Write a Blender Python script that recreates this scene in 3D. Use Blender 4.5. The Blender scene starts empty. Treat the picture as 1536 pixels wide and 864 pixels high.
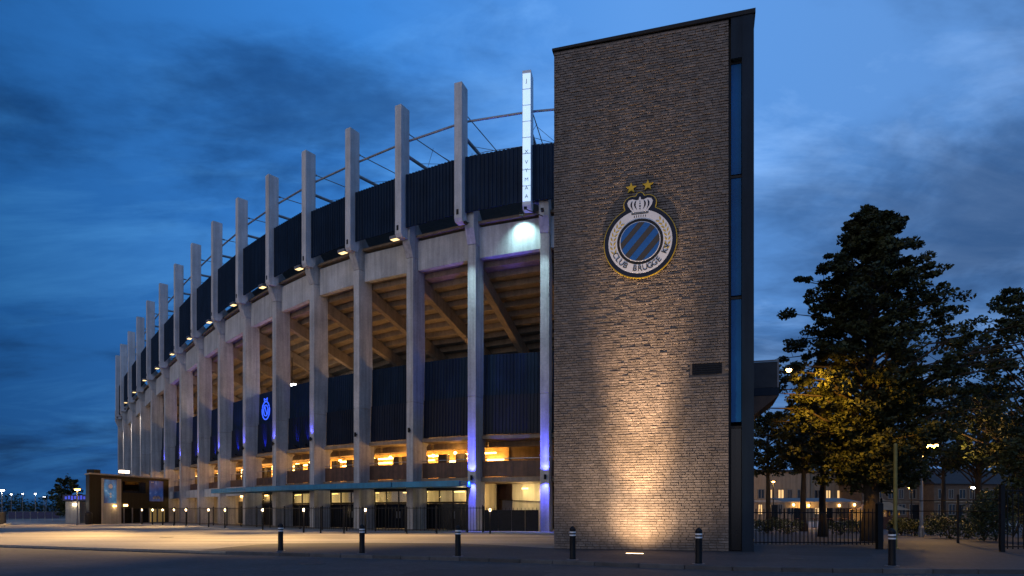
import bpy, math, random
from mathutils import Vector, Matrix
R = math.radians
random.seed(7)
sc = bpy.context.scene
COL = sc.collection

# ------------------------------------------------------------------ camera
FPX, CX, HY, CAMH = 1024.0, 768.0, 765.0, 1.4        # focal length and horizon in photo pixels
cam_d = bpy.data.cameras.new('camera')
cam = bpy.data.objects.new('camera', cam_d)
COL.objects.link(cam)
cam.location = (0, 0, CAMH)
cam.rotation_euler = (R(90), 0, 0)
cam_d.sensor_width = 36.0
cam_d.lens = 24.0
cam_d.shift_y = (HY - 432.0) / 1536.0
cam_d.clip_end = 5000
sc.camera = cam

# ------------------------------------------------------------------ world (dusk sky with cloud)
SUN_DIR = Vector((0.60, 0.77, -0.27)).normalized()     # direction the light travels
SUN_EL = math.asin(-SUN_DIR.z)
SUN_AZ = math.atan2(-SUN_DIR.x, -SUN_DIR.y)
world = bpy.data.worlds.new('World')
sc.world = world
world.use_nodes = True
wn, wl = world.node_tree.nodes, world.node_tree.links
wn.clear()

def N(nodes, t, **kw):
    n = nodes.new(t)
    for k, v in kw.items():
        setattr(n, k, v)
    return n

tc = N(wn, 'ShaderNodeTexCoord')
sep = N(wn, 'ShaderNodeSeparateXYZ')
wl.new(tc.outputs['Generated'], sep.inputs[0])
# base colour by azimuth: dark in the east (left), afterglow to the right
ramp = N(wn, 'ShaderNodeValToRGB')
mr = N(wn, 'ShaderNodeMapRange')
mr.inputs[1].default_value = -0.75
mr.inputs[2].default_value = 0.75
wl.new(sep.outputs[0], mr.inputs[0])
wl.new(mr.outputs[0], ramp.inputs[0])
els = ramp.color_ramp.elements
els[0].position = 0.06
els[0].color = (0.007, 0.072, 0.245, 1)
els[1].position = 0.95
els[1].color = (0.105, 0.25, 0.56, 1)
e = els.new(0.38)
e.color = (0.040, 0.215, 0.64, 1)
e = els.new(0.60)
e.color = (0.100, 0.295, 0.72, 1)
# lower sky on the left is darker: elevation factor
mz = N(wn, 'ShaderNodeMapRange')
mz.inputs[1].default_value = 0.0
mz.inputs[2].default_value = 0.42
mz.inputs[3].default_value = 0.62
mz.inputs[4].default_value = 1.0
wl.new(sep.outputs[2], mz.inputs[0])
mulc = N(wn, 'ShaderNodeMix', data_type='RGBA', blend_type='MULTIPLY')
mulc.inputs[0].default_value = 0.85
wl.new(ramp.outputs[0], mulc.inputs[6])
wl.new(mz.outputs[0], mulc.inputs[7])
# clouds: direction projected on a cloud deck
zz = N(wn, 'ShaderNodeMath', operation='MAXIMUM')
wl.new(sep.outputs[2], zz.inputs[0])
zz.inputs[1].default_value = 0.0
za = N(wn, 'ShaderNodeMath', operation='ADD')
wl.new(zz.outputs[0], za.inputs[0])
za.inputs[1].default_value = 0.22
dx = N(wn, 'ShaderNodeMath', operation='DIVIDE')
dy = N(wn, 'ShaderNodeMath', operation='DIVIDE')
wl.new(sep.outputs[0], dx.inputs[0]); wl.new(za.outputs[0], dx.inputs[1])
wl.new(sep.outputs[1], dy.inputs[0]); wl.new(za.outputs[0], dy.inputs[1])
comb = N(wn, 'ShaderNodeCombineXYZ')
wl.new(dx.outputs[0], comb.inputs[0]); wl.new(dy.outputs[0], comb.inputs[1])
mp = N(wn, 'ShaderNodeMapping')
mp.inputs['Location'].default_value = (3.35, 0.15, 0.0)
mp.inputs['Rotation'].default_value = (0, 0, R(-28))
mp.inputs['Scale'].default_value = (0.75, 1.15, 1)
wl.new(comb.outputs[0], mp.inputs[0])
n1 = N(wn, 'ShaderNodeTexNoise')
n1.inputs['Scale'].default_value = 1.15
n1.inputs['Detail'].default_value = 7
n1.inputs['Roughness'].default_value = 0.60
n1.inputs['Distortion'].default_value = 0.35
wl.new(mp.outputs[0], n1.inputs['Vector'])
cr = N(wn, 'ShaderNodeValToRGB')
cr.color_ramp.interpolation = 'EASE'
cr.color_ramp.elements[0].position = 0.41
cr.color_ramp.elements[0].color = (0, 0, 0, 1)
cr.color_ramp.elements[1].position = 0.62
cr.color_ramp.elements[1].color = (1, 1, 1, 1)
wl.new(n1.outputs[0], cr.inputs[0])
dark = N(wn, 'ShaderNodeMix', data_type='RGBA', blend_type='MULTIPLY')
dark.inputs[0].default_value = 1.0
dark.inputs[7].default_value = (0.36, 0.39, 0.43, 1)
wl.new(mulc.outputs[2], dark.inputs[6])
m1 = N(wn, 'ShaderNodeMix', data_type='RGBA')
wl.new(cr.outputs[0], m1.inputs[0])
wl.new(mulc.outputs[2], m1.inputs[6])
wl.new(dark.outputs[2], m1.inputs[7])
# thin bright wisps
mp2 = N(wn, 'ShaderNodeMapping')
mp2.inputs['Location'].default_value = (0.7, 5.2, 0.0)
mp2.inputs['Rotation'].default_value = (0, 0, R(-38))
mp2.inputs['Scale'].default_value = (0.9, 2.1, 1)
wl.new(comb.outputs[0], mp2.inputs[0])
n2 = N(wn, 'ShaderNodeTexNoise')
n2.inputs['Scale'].default_value = 1.5
n2.inputs['Detail'].default_value = 8
n2.inputs['Roughness'].default_value = 0.62
n2.inputs['Distortion'].default_value = 0.6
wl.new(mp2.outputs[0], n2.inputs['Vector'])
cr2 = N(wn, 'ShaderNodeValToRGB')
cr2.color_ramp.elements[0].position = 0.47
cr2.color_ramp.elements[0].color = (0, 0, 0, 1)
cr2.color_ramp.elements[1].position = 0.72
cr2.color_ramp.elements[1].color = (1, 1, 1, 1)
wl.new(n2.outputs[0], cr2.inputs[0])
wisp = N(wn, 'ShaderNodeMix', data_type='RGBA', blend_type='MIX')
lite = N(wn, 'ShaderNodeMix', data_type='RGBA', blend_type='MULTIPLY')
lite.inputs[0].default_value = 1.0
wl.new(m1.outputs[2], lite.inputs[6])
lite.inputs[7].default_value = (2.3, 1.65, 1.35, 1)
wl.new(cr2.outputs[0], wisp.inputs[0])
wl.new(m1.outputs[2], wisp.inputs[6])
wl.new(lite.outputs[2], wisp.inputs[7])
bg = N(wn, 'ShaderNodeBackground')
bg.inputs[1].default_value = 1.12
wl.new(wisp.outputs[2], bg.inputs[0])
sky = N(wn, 'ShaderNodeTexSky', sky_type='NISHITA')
sky.sun_disc = False
sky.sun_elevation = SUN_EL
sky.sun_rotation = SUN_AZ
bg2 = N(wn, 'ShaderNodeBackground')
bg2.inputs[1].default_value = 0.0012
wl.new(sky.outputs[0], bg2.inputs[0])
addw = N(wn, 'ShaderNodeAddShader')
wl.new(bg.outputs[0], addw.inputs[0]); wl.new(bg2.outputs[0], addw.inputs[1])
wo = N(wn, 'ShaderNodeOutputWorld')
wl.new(addw.outputs[0], wo.inputs[0])

# ------------------------------------------------------------------ sun (soft dusk light) and exposure
sun_d = bpy.data.lights.new('sun', 'SUN')
sun_d.energy = 0.72
sun_d.angle = R(60)
sun_d.color = (1.0, 0.86, 0.73)
sun = bpy.data.objects.new('sun', sun_d)
COL.objects.link(sun)
sun.rotation_euler = SUN_DIR.to_track_quat('-Z', 'Y').to_euler()
sun.location = (-30, -30, 60)
sc.view_settings.view_transform = 'Standard'
sc.view_settings.look = 'None'
sc.view_settings.exposure = 0.0
sc.view_settings.gamma = 1.0
sc.view_settings.use_curve_mapping = False
sc.render.engine = 'CYCLES'
sc.cycles.use_denoising = True
sc.cycles.max_bounces = 6
sc.cycles.transparent_max_bounces = 10
sc.cycles.sample_clamp_indirect = 3.0
sc.cycles.caustics_reflective = False
sc.cycles.caustics_refractive = False

# ------------------------------------------------------------------ pixel helpers (photo pixel -> place)
def px_ground(x, y, z=0.0):
    Y = (CAMH - z) * FPX / (y - HY)
    return Vector(((x - CX) / FPX * Y, Y, z))
def px_at(x, Y, y=None):
    z = 0.0 if y is None else CAMH + (HY - y) / FPX * Y
    return Vector(((x - CX) / FPX * Y, Y, z))

# ------------------------------------------------------------------ materials
MATS = {}
def mat(name, col, rough=0.7, metal=0.0, var=0.15, scale=3.0, bump=0.0, stretch=1.0, island=0.0, col2=None,
        fine=0.0, objrand=0.0, spec=0.5, stain=0.0, xs=1.0):
    if name in MATS:
        return MATS[name]
    m = bpy.data.materials.new(name)
    m.use_nodes = True
    n, l = m.node_tree.nodes, m.node_tree.links
    b = n['Principled BSDF']
    b.inputs['Roughness'].default_value = rough
    b.inputs['Metallic'].default_value = metal
    b.inputs['Specular IOR Level'].default_value = spec
    geo = N(n, 'ShaderNodeNewGeometry')
    mp_ = N(n, 'ShaderNodeMapping')
    mp_.inputs['Scale'].default_value = (1.0 / xs, 1, 1.0 / stretch)
    l.new(geo.outputs['Position'], mp_.inputs[0])
    nz = N(n, 'ShaderNodeTexNoise')
    nz.inputs['Scale'].default_value = scale
    nz.inputs['Detail'].default_value = 6
    nz.inputs['Roughness'].default_value = 0.6
    l.new(mp_.outputs[0], nz.inputs['Vector'])
    c = Vector(col)
    lo = c * (1 - var)
    hi = Vector(col2) if col2 else c * (1 + var)
    mx = N(n, 'ShaderNodeMix', data_type='RGBA')
    mx.inputs[6].default_value = (*lo, 1)
    mx.inputs[7].default_value = (*[min(1, v) for v in hi], 1)
    rg = N(n, 'ShaderNodeMapRange')
    rg.inputs[1].default_value = 0.3
    rg.inputs[2].default_value = 0.7
    l.new(nz.outputs[0], rg.inputs[0])
    l.new(rg.outputs[0], mx.inputs[0])
    out = mx.outputs[2]
    def mul(val_socket, lo_, hi_, out):
        r_ = N(n, 'ShaderNodeMapRange')
        r_.inputs[3].default_value = lo_
        r_.inputs[4].default_value = hi_
        l.new(val_socket, r_.inputs[0])
        k = N(n, 'ShaderNodeMix', data_type='RGBA', blend_type='MULTIPLY')
        k.inputs[0].default_value = 1
        l.new(out, k.inputs[6])
        l.new(r_.outputs[0], k.inputs[7])
        return k.outputs[2]
    if island:
        out = mul(geo.outputs['Random Per Island'], 1 - island, 1 + island, out)
    if objrand:
        oi = N(n, 'ShaderNodeObjectInfo')
        out = mul(oi.outputs['Random'], 1 - objrand, 1 + objrand, out)
    if fine:
        nf = N(n, 'ShaderNodeTexNoise')
        nf.inputs['Scale'].default_value = scale * 14
        nf.inputs['Detail'].default_value = 4
        l.new(geo.outputs['Position'], nf.inputs['Vector'])
        r2 = N(n, 'ShaderNodeMapRange')
        r2.inputs[1].default_value = 0.3; r2.inputs[2].default_value = 0.7
        l.new(nf.outputs[0], r2.inputs[0])
        out = mul(r2.outputs[0], 1 - fine, 1 + fine, out)
    if stain:                                   # rain streaks running down the face
        ms = N(n, 'ShaderNodeMapping')
        ms.inputs['Scale'].default_value = (2.2, 2.2, 0.12)
        l.new(geo.outputs['Position'], ms.inputs[0])
        ns = N(n, 'ShaderNodeTexNoise')
        ns.inputs['Scale'].default_value = 1.6
        ns.inputs['Detail'].default_value = 5
        l.new(ms.outputs[0], ns.inputs['Vector'])
        r3 = N(n, 'ShaderNodeMapRange')
        r3.inputs[1].default_value = 0.38; r3.inputs[2].default_value = 0.6
        l.new(ns.outputs[0], r3.inputs[0])
        out = mul(r3.outputs[0], 1 - stain, 1 + stain * 0.35, out)
    l.new(out, b.inputs['Base Color'])
    if bump:
        bp = N(n, 'ShaderNodeBump')
        bp.inputs['Strength'].default_value = bump
        bp.inputs['Distance'].default_value = 0.02
        nb = N(n, 'ShaderNodeTexNoise')
        nb.inputs['Scale'].default_value = scale * 10
        nb.inputs['Detail'].default_value = 5
        l.new(geo.outputs['Position'], nb.inputs['Vector'])
        l.new(nb.outputs[0], bp.inputs['Height'])
        l.new(bp.outputs[0], b.inputs['Normal'])
    MATS[name] = m
    return m

def emit(name, col, strength):
    if name in MATS:
        return MATS[name]
    m = bpy.data.materials.new(name)
    m.use_nodes = True
    n, l = m.node_tree.nodes, m.node_tree.links
    b = n['Principled BSDF']
    nz = N(n, 'ShaderNodeTexNoise')
    nz.inputs['Scale'].default_value = 6
    mx = N(n, 'ShaderNodeMix', data_type='RGBA')
    mx.inputs[6].default_value = (*[c * 0.85 for c in col], 1)
    mx.inputs[7].default_value = (*col, 1)
    l.new(nz.outputs[0], mx.inputs[0])
    b.inputs['Base Color'].default_value = (*col, 1)
    l.new(mx.outputs[2], b.inputs['Emission Color'])
    b.inputs['Emission Strength'].default_value = strength
    MATS[name] = m
    return m

def glass(name, tint=(0.8, 0.9, 1.0), refl=0.12, rough=0.03):
    if name in MATS:
        return MATS[name]
    m = bpy.data.materials.new(name)
    m.use_nodes = True
    n, l = m.node_tree.nodes, m.node_tree.links
    n.remove(n['Principled BSDF'])
    tr = N(n, 'ShaderNodeBsdfTransparent')
    tr.inputs[0].default_value = (*tint, 1)
    gl = N(n, 'ShaderNodeBsdfGlossy')
    gl.inputs['Roughness'].default_value = rough
    lw = N(n, 'ShaderNodeFresnel')
    lw.inputs[0].default_value = 1.5
    ad = N(n, 'ShaderNodeMath', operation='MULTIPLY_ADD')
    ad.use_clamp = True
    ad.inputs[1].default_value = 0.4
    ad.inputs[2].default_value = refl
    l.new(lw.outputs[0], ad.inputs[0])
    mx = N(n, 'ShaderNodeMixShader')
    l.new(ad.outputs[0], mx.inputs[0])
    l.new(tr.outputs[0], mx.inputs[1])
    l.new(gl.outputs[0], mx.inputs[2])
    l.new(mx.outputs[0], n['Material Output'].inputs[0])
    MATS[name] = m
    return m

M_conc = mat('board_marked_concrete', (0.45, 0.435, 0.42), 0.85, var=0.20, scale=0.55, bump=0.35, fine=0.10, stain=0.22, objrand=0.07)
M_mast = mat('pale_mast_concrete', (0.56, 0.54, 0.53), 0.85, var=0.14, scale=0.8, bump=0.3, fine=0.08, stain=0.14, objrand=0.06)
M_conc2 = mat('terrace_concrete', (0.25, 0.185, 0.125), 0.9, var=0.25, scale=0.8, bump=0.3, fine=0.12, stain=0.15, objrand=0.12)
M_beam = mat('beam_concrete', (0.46, 0.46, 0.46), 0.85, var=0.16, scale=0.7, bump=0.3, fine=0.08, stain=0.18, objrand=0.08)
M_brick = mat('long_format_brick', (0.200, 0.165, 0.140), 0.9, var=0.2, scale=5, bump=0.8, island=0.15, objrand=0.13, fine=0.16, spec=.2, stain=0.12)
M_mortar = mat('recessed_mortar', (0.13, 0.108, 0.092), 0.95, var=0.2, scale=6, bump=0.4)
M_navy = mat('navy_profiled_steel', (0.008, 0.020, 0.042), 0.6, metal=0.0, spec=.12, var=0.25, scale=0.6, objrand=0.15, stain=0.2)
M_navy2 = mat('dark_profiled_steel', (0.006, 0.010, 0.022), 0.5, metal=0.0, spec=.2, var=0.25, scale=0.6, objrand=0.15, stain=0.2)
M_black = mat('black_painted_steel', (0.008, 0.008, 0.009), 0.5, var=0.3, scale=4, spec=0.22)
M_frame = mat('dark_blue_metal', (0.010, 0.020, 0.034), 0.55, metal=0.0, spec=.15, var=0.2, scale=0.7, stain=0.2)
M_steel = mat('galvanised_steel', (0.36, 0.36, 0.36), 0.5, metal=0.5, var=0.2, scale=3)
M_grey = mat('grey_painted_steel', (0.16, 0.16, 0.17), 0.5, metal=0.2, var=0.2, scale=3)
M_wood = mat('stained_timber_panel', (0.105, 0.048, 0.026), 0.6, var=0.3, scale=2.5, stain=0.3, objrand=0.2)
M_amber = mat('amber_lit_wall', (0.55, 0.36, 0.14), 0.8, var=0.3, scale=1.5)  # amber light of the bar level put into the wall colour
M_plaster = mat('pale_plaster', (0.55, 0.50, 0.38), 0.9, var=0.12, scale=0.9, stain=0.2)
M_canopy = mat('blue_lit_canopy_fascia', (0.02, 0.19, 0.34), 0.5, var=0.25, scale=0.5, stain=0.15, objrand=0.15)  # canopy blue, with the blue light on it added to the colour
M_white = mat('white_enamel', (0.62, 0.64, 0.68), 0.4, var=0.06, scale=4)
M_gold = mat('gold_enamel', (0.45, 0.31, 0.035), 0.4, metal=0.3, var=0.12, scale=5, spec=.15)
M_bluee = mat('blue_enamel', (0.012, 0.095, 0.33), 0.4, var=0.1, scale=5, spec=.15)
M_darke = mat('black_enamel', (0.012, 0.012, 0.014), 0.4, var=0.2, scale=5, spec=.15)
M_navye = mat('navy_enamel', (0.006, 0.012, 0.032), 0.4, var=0.2, scale=5, spec=.15)
M_glass = glass('window_glass', (0.8, 0.85, 0.9), 0.0)
M_glassdark = glass('dark_glass', (0.05, 0.08, 0.14), 0.02, 0.05)
M_bluepane = mat('painted_sky_pane', (0.006, 0.085, 0.26), 0.3, var=.25, scale=.35, spec=.08)  # dark glass; blue reflection of the sky painted into the colour
M_blackpane = mat('black_tinted_pane', (0.004, 0.006, 0.010), 0.2, var=.25, scale=.35, spec=.25)
M_refl = mat('white_reflective_band', (0.75, 0.75, 0.75), 0.35, var=0.08, scale=5)
M_dark_wall = mat('charcoal_cladding', (0.010, 0.009, 0.008), 0.6, spec=.2, var=0.3, scale=1.0, stain=0.3)
M_paleconc = mat('pale_render', (0.36, 0.33, 0.29), 0.85, var=0.12, scale=1.5, stain=0.15)
M_bark = mat('bark', (0.045, 0.034, 0.024), 0.95, var=0.4, scale=6, bump=1.0, stretch=4)
M_leaf = mat('leaf_dark', (0.026, 0.034, 0.012), 0.6, var=0.35, scale=0.8, island=0.45, col2=(0.05, 0.056, 0.018), spec=.25)
M_leaf2 = mat('leaf_lime', (0.022, 0.036, 0.014), 0.6, var=0.35, scale=0.6, island=0.45, col2=(0.045, 0.058, 0.02), spec=.25)
M_hedge = mat('leaf_shrub', (0.035, 0.050, 0.016), 0.6, var=0.35, scale=1.0, island=0.45)
M_cream = mat('cream_render', (0.30, 0.22, 0.14), 0.9, var=0.12, scale=0.8, stain=0.2)
M_brickdk = mat('brown_brickwork', (0.13, 0.085, 0.055), 0.9, var=0.2, scale=2, fine=0.2)
M_roof = mat('dark_roof_tile', (0.03, 0.026, 0.025), 0.8, var=0.3, scale=2)
M_lampw = emit('lamp_warm', (1.0, 0.55, 0.16), 14)
M_lampo = emit('lamp_orange', (1.0, 0.50, 0.10), 40)
M_lampwht = emit('lamp_white', (0.95, 0.97, 1.0), 20)
M_lampy = emit('lamp_yellow', (1.0, 0.62, 0.18), 7)
M_lampblue = emit('lamp_blue', (0.05, 0.10, 1.0), 4)
M_signblue = emit('neon_blue', (0.04, 0.13, 1.0), 1.1)
M_ledsign = emit('led_blue_sign', (0.08, 0.12, 0.9), 0.4)

# ------------------------------------------------------------------ mesh builder
class B:
    def __init__(s):
        s.v, s.f = [], []
    def add(s, verts, faces):
        o = len(s.v)
        s.v += [Vector(p) for p in verts]
        s.f += [tuple(i + o for i in f) for f in faces]
        return s
    def hexa(s, p):                     # 8 corners: bottom loop 0-3, top loop 4-7
        return s.add(p, [(3, 2, 1, 0), (4, 5, 6, 7), (0, 1, 5, 4), (1, 2, 6, 5), (2, 3, 7, 6), (3, 0, 4, 7)])
    def box(s, c, size, ax=(1, 0), z_up=True):
        """c centre, size (along ax, across, height); ax = horizontal unit vector"""
        a = Vector((ax[0], ax[1], 0)).normalized()
        b = Vector((-a.y, a.x, 0))
        c = Vector(c)
        hx, hy, hz = size[0] / 2, size[1] / 2, size[2] / 2
        P = []
        for dz in (-hz, hz):
            for (i, j) in ((-1, -1), (1, -1), (1, 1), (-1, 1)):
                P.append(c + a * hx * i + b * hy * j + Vector((0, 0, dz)))
        return s.hexa(P)
    def prism(s, poly, vec):
        """poly: list of 3D points, extruded by vec"""
        n = len(poly)
        vec = Vector(vec)
        p = [Vector(q) for q in poly]
        fs = [tuple(range(n)), tuple(range(2 * n - 1, n - 1, -1))]
        fs += [(j, i, i + n, j + n) for i, j in ((k, (k + 1) % n) for k in range(n))]
        return s.add(p + [q + vec for q in p], fs)
    def tube(s, pts, r, n=8, cap=True):
        pts = [Vector(p) for p in pts]
        rs = r if isinstance(r, (list, tuple)) else [r] * len(pts)
        rings = []
        for k, p in enumerate(pts):
            d = (pts[min(k + 1, len(pts) - 1)] - pts[max(k - 1, 0)]).normalized()
            u = d.orthogonal().normalized() if abs(d.z) > 0.95 else d.cross(Vector((0, 0, 1))).normalized()
            if abs(d.z) > 0.95:
                u = Vector((1, 0, 0)) - d * d.x
                u.normalize()
            w = d.cross(u)
            rings.append([p + (u * math.cos(2 * math.pi * i / n) + w * math.sin(2 * math.pi * i / n)) * rs[k] for i in range(n)])
        vs = [q for ring in rings for q in ring]
        fs = []
        for k in range(len(pts) - 1):
            for i in range(n):
                j = (i + 1) % n
                fs.append((k * n + i, k * n + j, (k + 1) * n + j, (k + 1) * n + i))
        if cap:
            fs.append(tuple(range(n - 1, -1, -1)))
            fs.append(tuple(range((len(pts) - 1) * n, len(pts) * n)))
        return s.add(vs, fs)
    def lathe(s, prof, c, n=16):
        c = Vector(c)
        vs = [c + Vector((r * math.cos(2 * math.pi * i / n), r * math.sin(2 * math.pi * i / n), z)) for r, z in prof for i in range(n)]
        fs = []
        for k in range(len(prof) - 1):
            for i in range(n):
                j = (i + 1) % n
                fs.append((k * n + i, k * n + j, (k + 1) * n + j, (k + 1) * n + i))
        fs.append(tuple(range(n - 1, -1, -1)))
        fs.append(tuple(range((len(prof) - 1) * n, len(prof) * n)))
        return s.add(vs, fs)

ORG = {}
def reg(o, org):
    ORG[o.name] = Vector(org)
def empty(name, loc, label=None, cat=None, group=None):
    o = bpy.data.objects.new(name, None)
    o.empty_display_size = 0.3
    COL.objects.link(o)
    o.location = loc
    reg(o, loc)
    tag(o, label, cat, group)
    return o
def tag(o, label=None, cat=None, group=None, kind=None):
    for k, v in (('label', label), ('category', cat), ('group', group), ('kind', kind)):
        if v:
            o[k] = v
    return o
def link_mesh(name, me, loc, parent, rot=None):
    o = bpy.data.objects.new(name, me)
    COL.objects.link(o)
    loc = Vector(loc)
    reg(o, loc)
    if parent is not None:
        o.parent = parent
        o.location = loc - ORG[parent.name]
    else:
        o.location = loc
    if rot is not None:
        o.rotation_euler = rot
    return o
def obj(name, b, m, parent=None, smooth=False, base=False, bevel=0.0):
    """one mesh object; its origin is the middle of its own base"""
    lo = Vector((min(v.x for v in b.v), min(v.y for v in b.v), min(v.z for v in b.v)))
    hi = Vector((max(v.x for v in b.v), max(v.y for v in b.v), max(v.z for v in b.v)))
    org = (lo + hi) / 2
    org.z = lo.z
    me = bpy.data.meshes.new(name)
    me.from_pydata([v - org for v in b.v], [], b.f)
    if isinstance(m, (list, tuple)):
        for q in m:
            me.materials.append(q)
    else:
        me.materials.append(m)
    if smooth:
        me.polygons.foreach_set('use_smooth', [True] * len(me.polygons))
    me.update()
    o = link_mesh(name, me, org, parent)
    if bevel:
        bv = o.modifiers.new('bevel', 'BEVEL')
        bv.width = bevel
        bv.segments = 2
        bv.limit_method = 'ANGLE'
    return o
def light(name, kind, loc, power, col, parent=None, target=None, size=0.1, spot=60, blend=0.5):
    d = bpy.data.lights.new(name, kind)
    d.energy = power
    d.color = col
    if kind == 'SPOT':
        d.spot_size = R(spot)
        d.spot_blend = blend
        d.shadow_soft_size = size
    elif kind == 'POINT':
        d.shadow_soft_size = size
    elif kind == 'AREA':
        d.shape = 'RECTANGLE'
        d.size, d.size_y = size
        d.spread = R(spot)
    o = bpy.data.objects.new(name, d)
    COL.objects.link(o)
    loc = Vector(loc)
    o.location = loc - (ORG[parent.name] if parent is not None else Vector())
    if parent is not None:
        o.parent = parent
    if target is not None:
        o.rotation_euler = (Vector(target) - loc).to_track_quat('-Z', 'Y').to_euler()
    return o
def text_mesh(body, size, extrude=0.004):
    cu = bpy.data.curves.new('lettering', 'FONT')
    cu.body = body
    cu.size = size
    cu.extrude = extrude
    cu.align_x = 'CENTER'
    cu.align_y = 'CENTER'
    cu.resolution_u = 3
    t = bpy.data.objects.new('lettering', cu)
    COL.objects.link(t)
    dg = bpy.context.evaluated_depsgraph_get()
    me = bpy.data.meshes.new_from_object(t.evaluated_get(dg))
    bpy.data.objects.remove(t)
    return me
def place_text(name, body, size, origin, right, up, m, parent, extrude=0.004):
    me = text_mesh(body, size, extrude)
    me.materials.clear()
    me.materials.append(m)
    r, u = Vector(right).normalized(), Vector(up).normalized()
    w = r.cross(u)
    mx = Matrix((r, u, w)).transposed().to_4x4()
    o = link_mesh(name, me, origin, parent)
    o.rotation_euler = mx.to_euler()
    return o

# ================================================================== GROUND
def sheet(name, pts, z, m, kind='structure'):
    b = B()
    b.add([(p[0], p[1], z) for p in pts], [tuple(range(len(pts)))])
    o = obj(name, b, m)
    if o.data.polygons[0].normal.z < 0:
        o.data.flip_normals()
    tag(o, kind=kind)
    return o
M_ground = mat('dark_earth', (0.05, 0.045, 0.04), 0.95, var=0.2, scale=0.3)
M_road = mat('road_asphalt', (0.050, 0.048, 0.050), 0.75, var=0.28, scale=0.5, bump=0.5, fine=0.35, spec=0.4)
M_pave = mat('pavement_asphalt', (0.045, 0.044, 0.047), 0.75, var=0.28, scale=0.6, bump=0.5, fine=0.35, spec=0.4)
M_plaza = mat('streaked_plaza_concrete', (0.25, 0.222, 0.185), 0.7, var=0.55, scale=0.42, xs=5.0, bump=0.35, fine=0.16, spec=0.45)  # sideways stretched noise makes lighter and darker streaks
M_kerb = mat('kerb_concrete', (0.075, 0.072, 0.072), 0.85, var=0.25, scale=3, bump=0.4, objrand=0.25)
M_gutter = mat('gutter_concrete', (0.15, 0.148, 0.15), 0.8, var=0.25, scale=2, bump=0.3)
sheet('ground', [(-900, -60), (900, -60), (900, 1500), (-900, 1500)], -0.115, M_ground)
ROADZ = -0.10
kerb_px = [(-900, 806), (-300, 812), (0, 817.5), (150, 822), (300, 826.5), (420, 829.5), (560, 833), (690, 836.5), (830, 841.0),
           (960, 846), (1100, 850.5), (1250, 853), (1400, 854.3), (1536, 855), (1800, 856), (2400, 857)]
kerb = [px_ground(x, y) for x, y in kerb_px]
sheet('road', [(-80, -30), (60, -30)] + [(60, kerb[-1].y)] + [(p.x, p.y) for p in reversed(kerb)] + [(-80, kerb[0].y)], ROADZ, M_road)
# raised plaza slab (its edge is the kerb line)
pl = [(p.x, p.y + 0.12) for p in kerb]
plaza_poly = pl + [(90, kerb[-1].y), (90, 75), (60, 140), (-70, 140), (-80, kerb[0].y)]
b = B()
b.prism([(x, y, -0.112) for x, y in plaza_poly], (0, 0, 0.112))
tag(obj('plaza', b, M_plaza), kind='structure')
# asphalt pavement laid on the slab
pav_px = [(300, 825.6), (340, 821), (385, 817), (430, 815), (560, 814.2), (690, 815.2), (760, 818.5), (826, 822.4)]
pv = [px_ground(x, y) for x, y in pav_px]
kin = [(p.x, p.y + 0.135) for p in kerb if p.x > -10.2]
pav_poly = [(p.x, p.y) for p in pv] + [(2.0, 24.9), (4.5, 34.0), (14, 46), (40, 58), (70, 58), (70, kerb[-1].y + 0.2)] + [q for q in reversed(kin) if q[0] < 60]
sheet('pavement', pav_poly, 0.004, M_pave)
# kerb stones one by one
kr = empty('kerb', (0, 18.9, ROADZ))
tag(kr, kind='structure')
def walk(pts, step):
    out, acc, prev = [], 0.0, None
    for a, c in zip(pts[:-1], pts[1:]):
        d = (c - a)
        L = d.length
        t = -acc if acc else 0
        while t + step <= L + 1e-6:
            if t >= 0:
                out.append((a + d * (t / L), d.normalized()))
            t += step
        acc = 0
    return out
smooth_k = []
for a, c in zip(kerb[2:-2], kerb[3:-1]):
    n_ = max(1, round((c - a).length / 1.0))
    for k in range(n_):
        smooth_k.append(((a + (c - a) * (k / n_)), (a + (c - a) * ((k + 1) / n_))))
for a, c in smooth_k:
    dropped = a.x < -10.4
    top = -0.06 if dropped else 0.012
    d = (c - a)
    L = d.length - 0.015
    mid = (a + c) / 2
    bb = B().box((mid.x, mid.y + 0.062, (ROADZ - 0.01 + top) / 2), (L, 0.125, top - ROADZ + 0.01), (d.x, d.y))
    obj('kerb_stone', bb, M_kerb, kr, bevel=0.012)
# gutter strip at the foot of the kerb
g = []
gp = [p for p in kerb if p.x > -12]
sheet('gutter', [(p.x, p.y - 0.10) for p in gp] + [(p.x, p.y - 0.16) for p in reversed(gp)], ROADZ + 0.004, M_gutter)

# ================================================================== TOWER
TL = Vector((1.52, 24.70, 0))
TU = Vector((0.961, -0.276, 0)).normalized()           # along the front, to the right
TN = Vector((-TU.y * -1, 0, 0))
TN = Vector((TU.y, -TU.x, 0))                            # outward (to the camera)
TW, TB, TH, TD = 6.83, 6.04, 18.02, 8.0                # whole width, brick width, height, depth
def tw(u, z, w=0.0):
    return TL + TU * u + TN * w + Vector((0, 0, z))
def wall_uz(px, py):
    d = Vector(((px - CX) / FPX, 1.0, (HY - py) / FPX))
    c = Vector((0, 0, CAMH))
    t = (TL - c).dot(TN) / d.dot(TN)
    p = c + d * t
    return (p - TL).dot(TU), p.z
tower = empty('brick_tower', tw(TW / 2, 0, -TD / 2), 'tall brown brick tower with a dark glazed strip and slanting top edge', 'tower')
def tbox(b, u0, u1, z0, z1, w0, w1):
    return b.hexa([tw(u0, z0, w1), tw(u1, z0, w1), tw(u1, z0, w0), tw(u0, z0, w0), tw(u0, z1, w1), tw(u1, z1, w1), tw(u1, z1, w0), tw(u0, z1, w0)])
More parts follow.
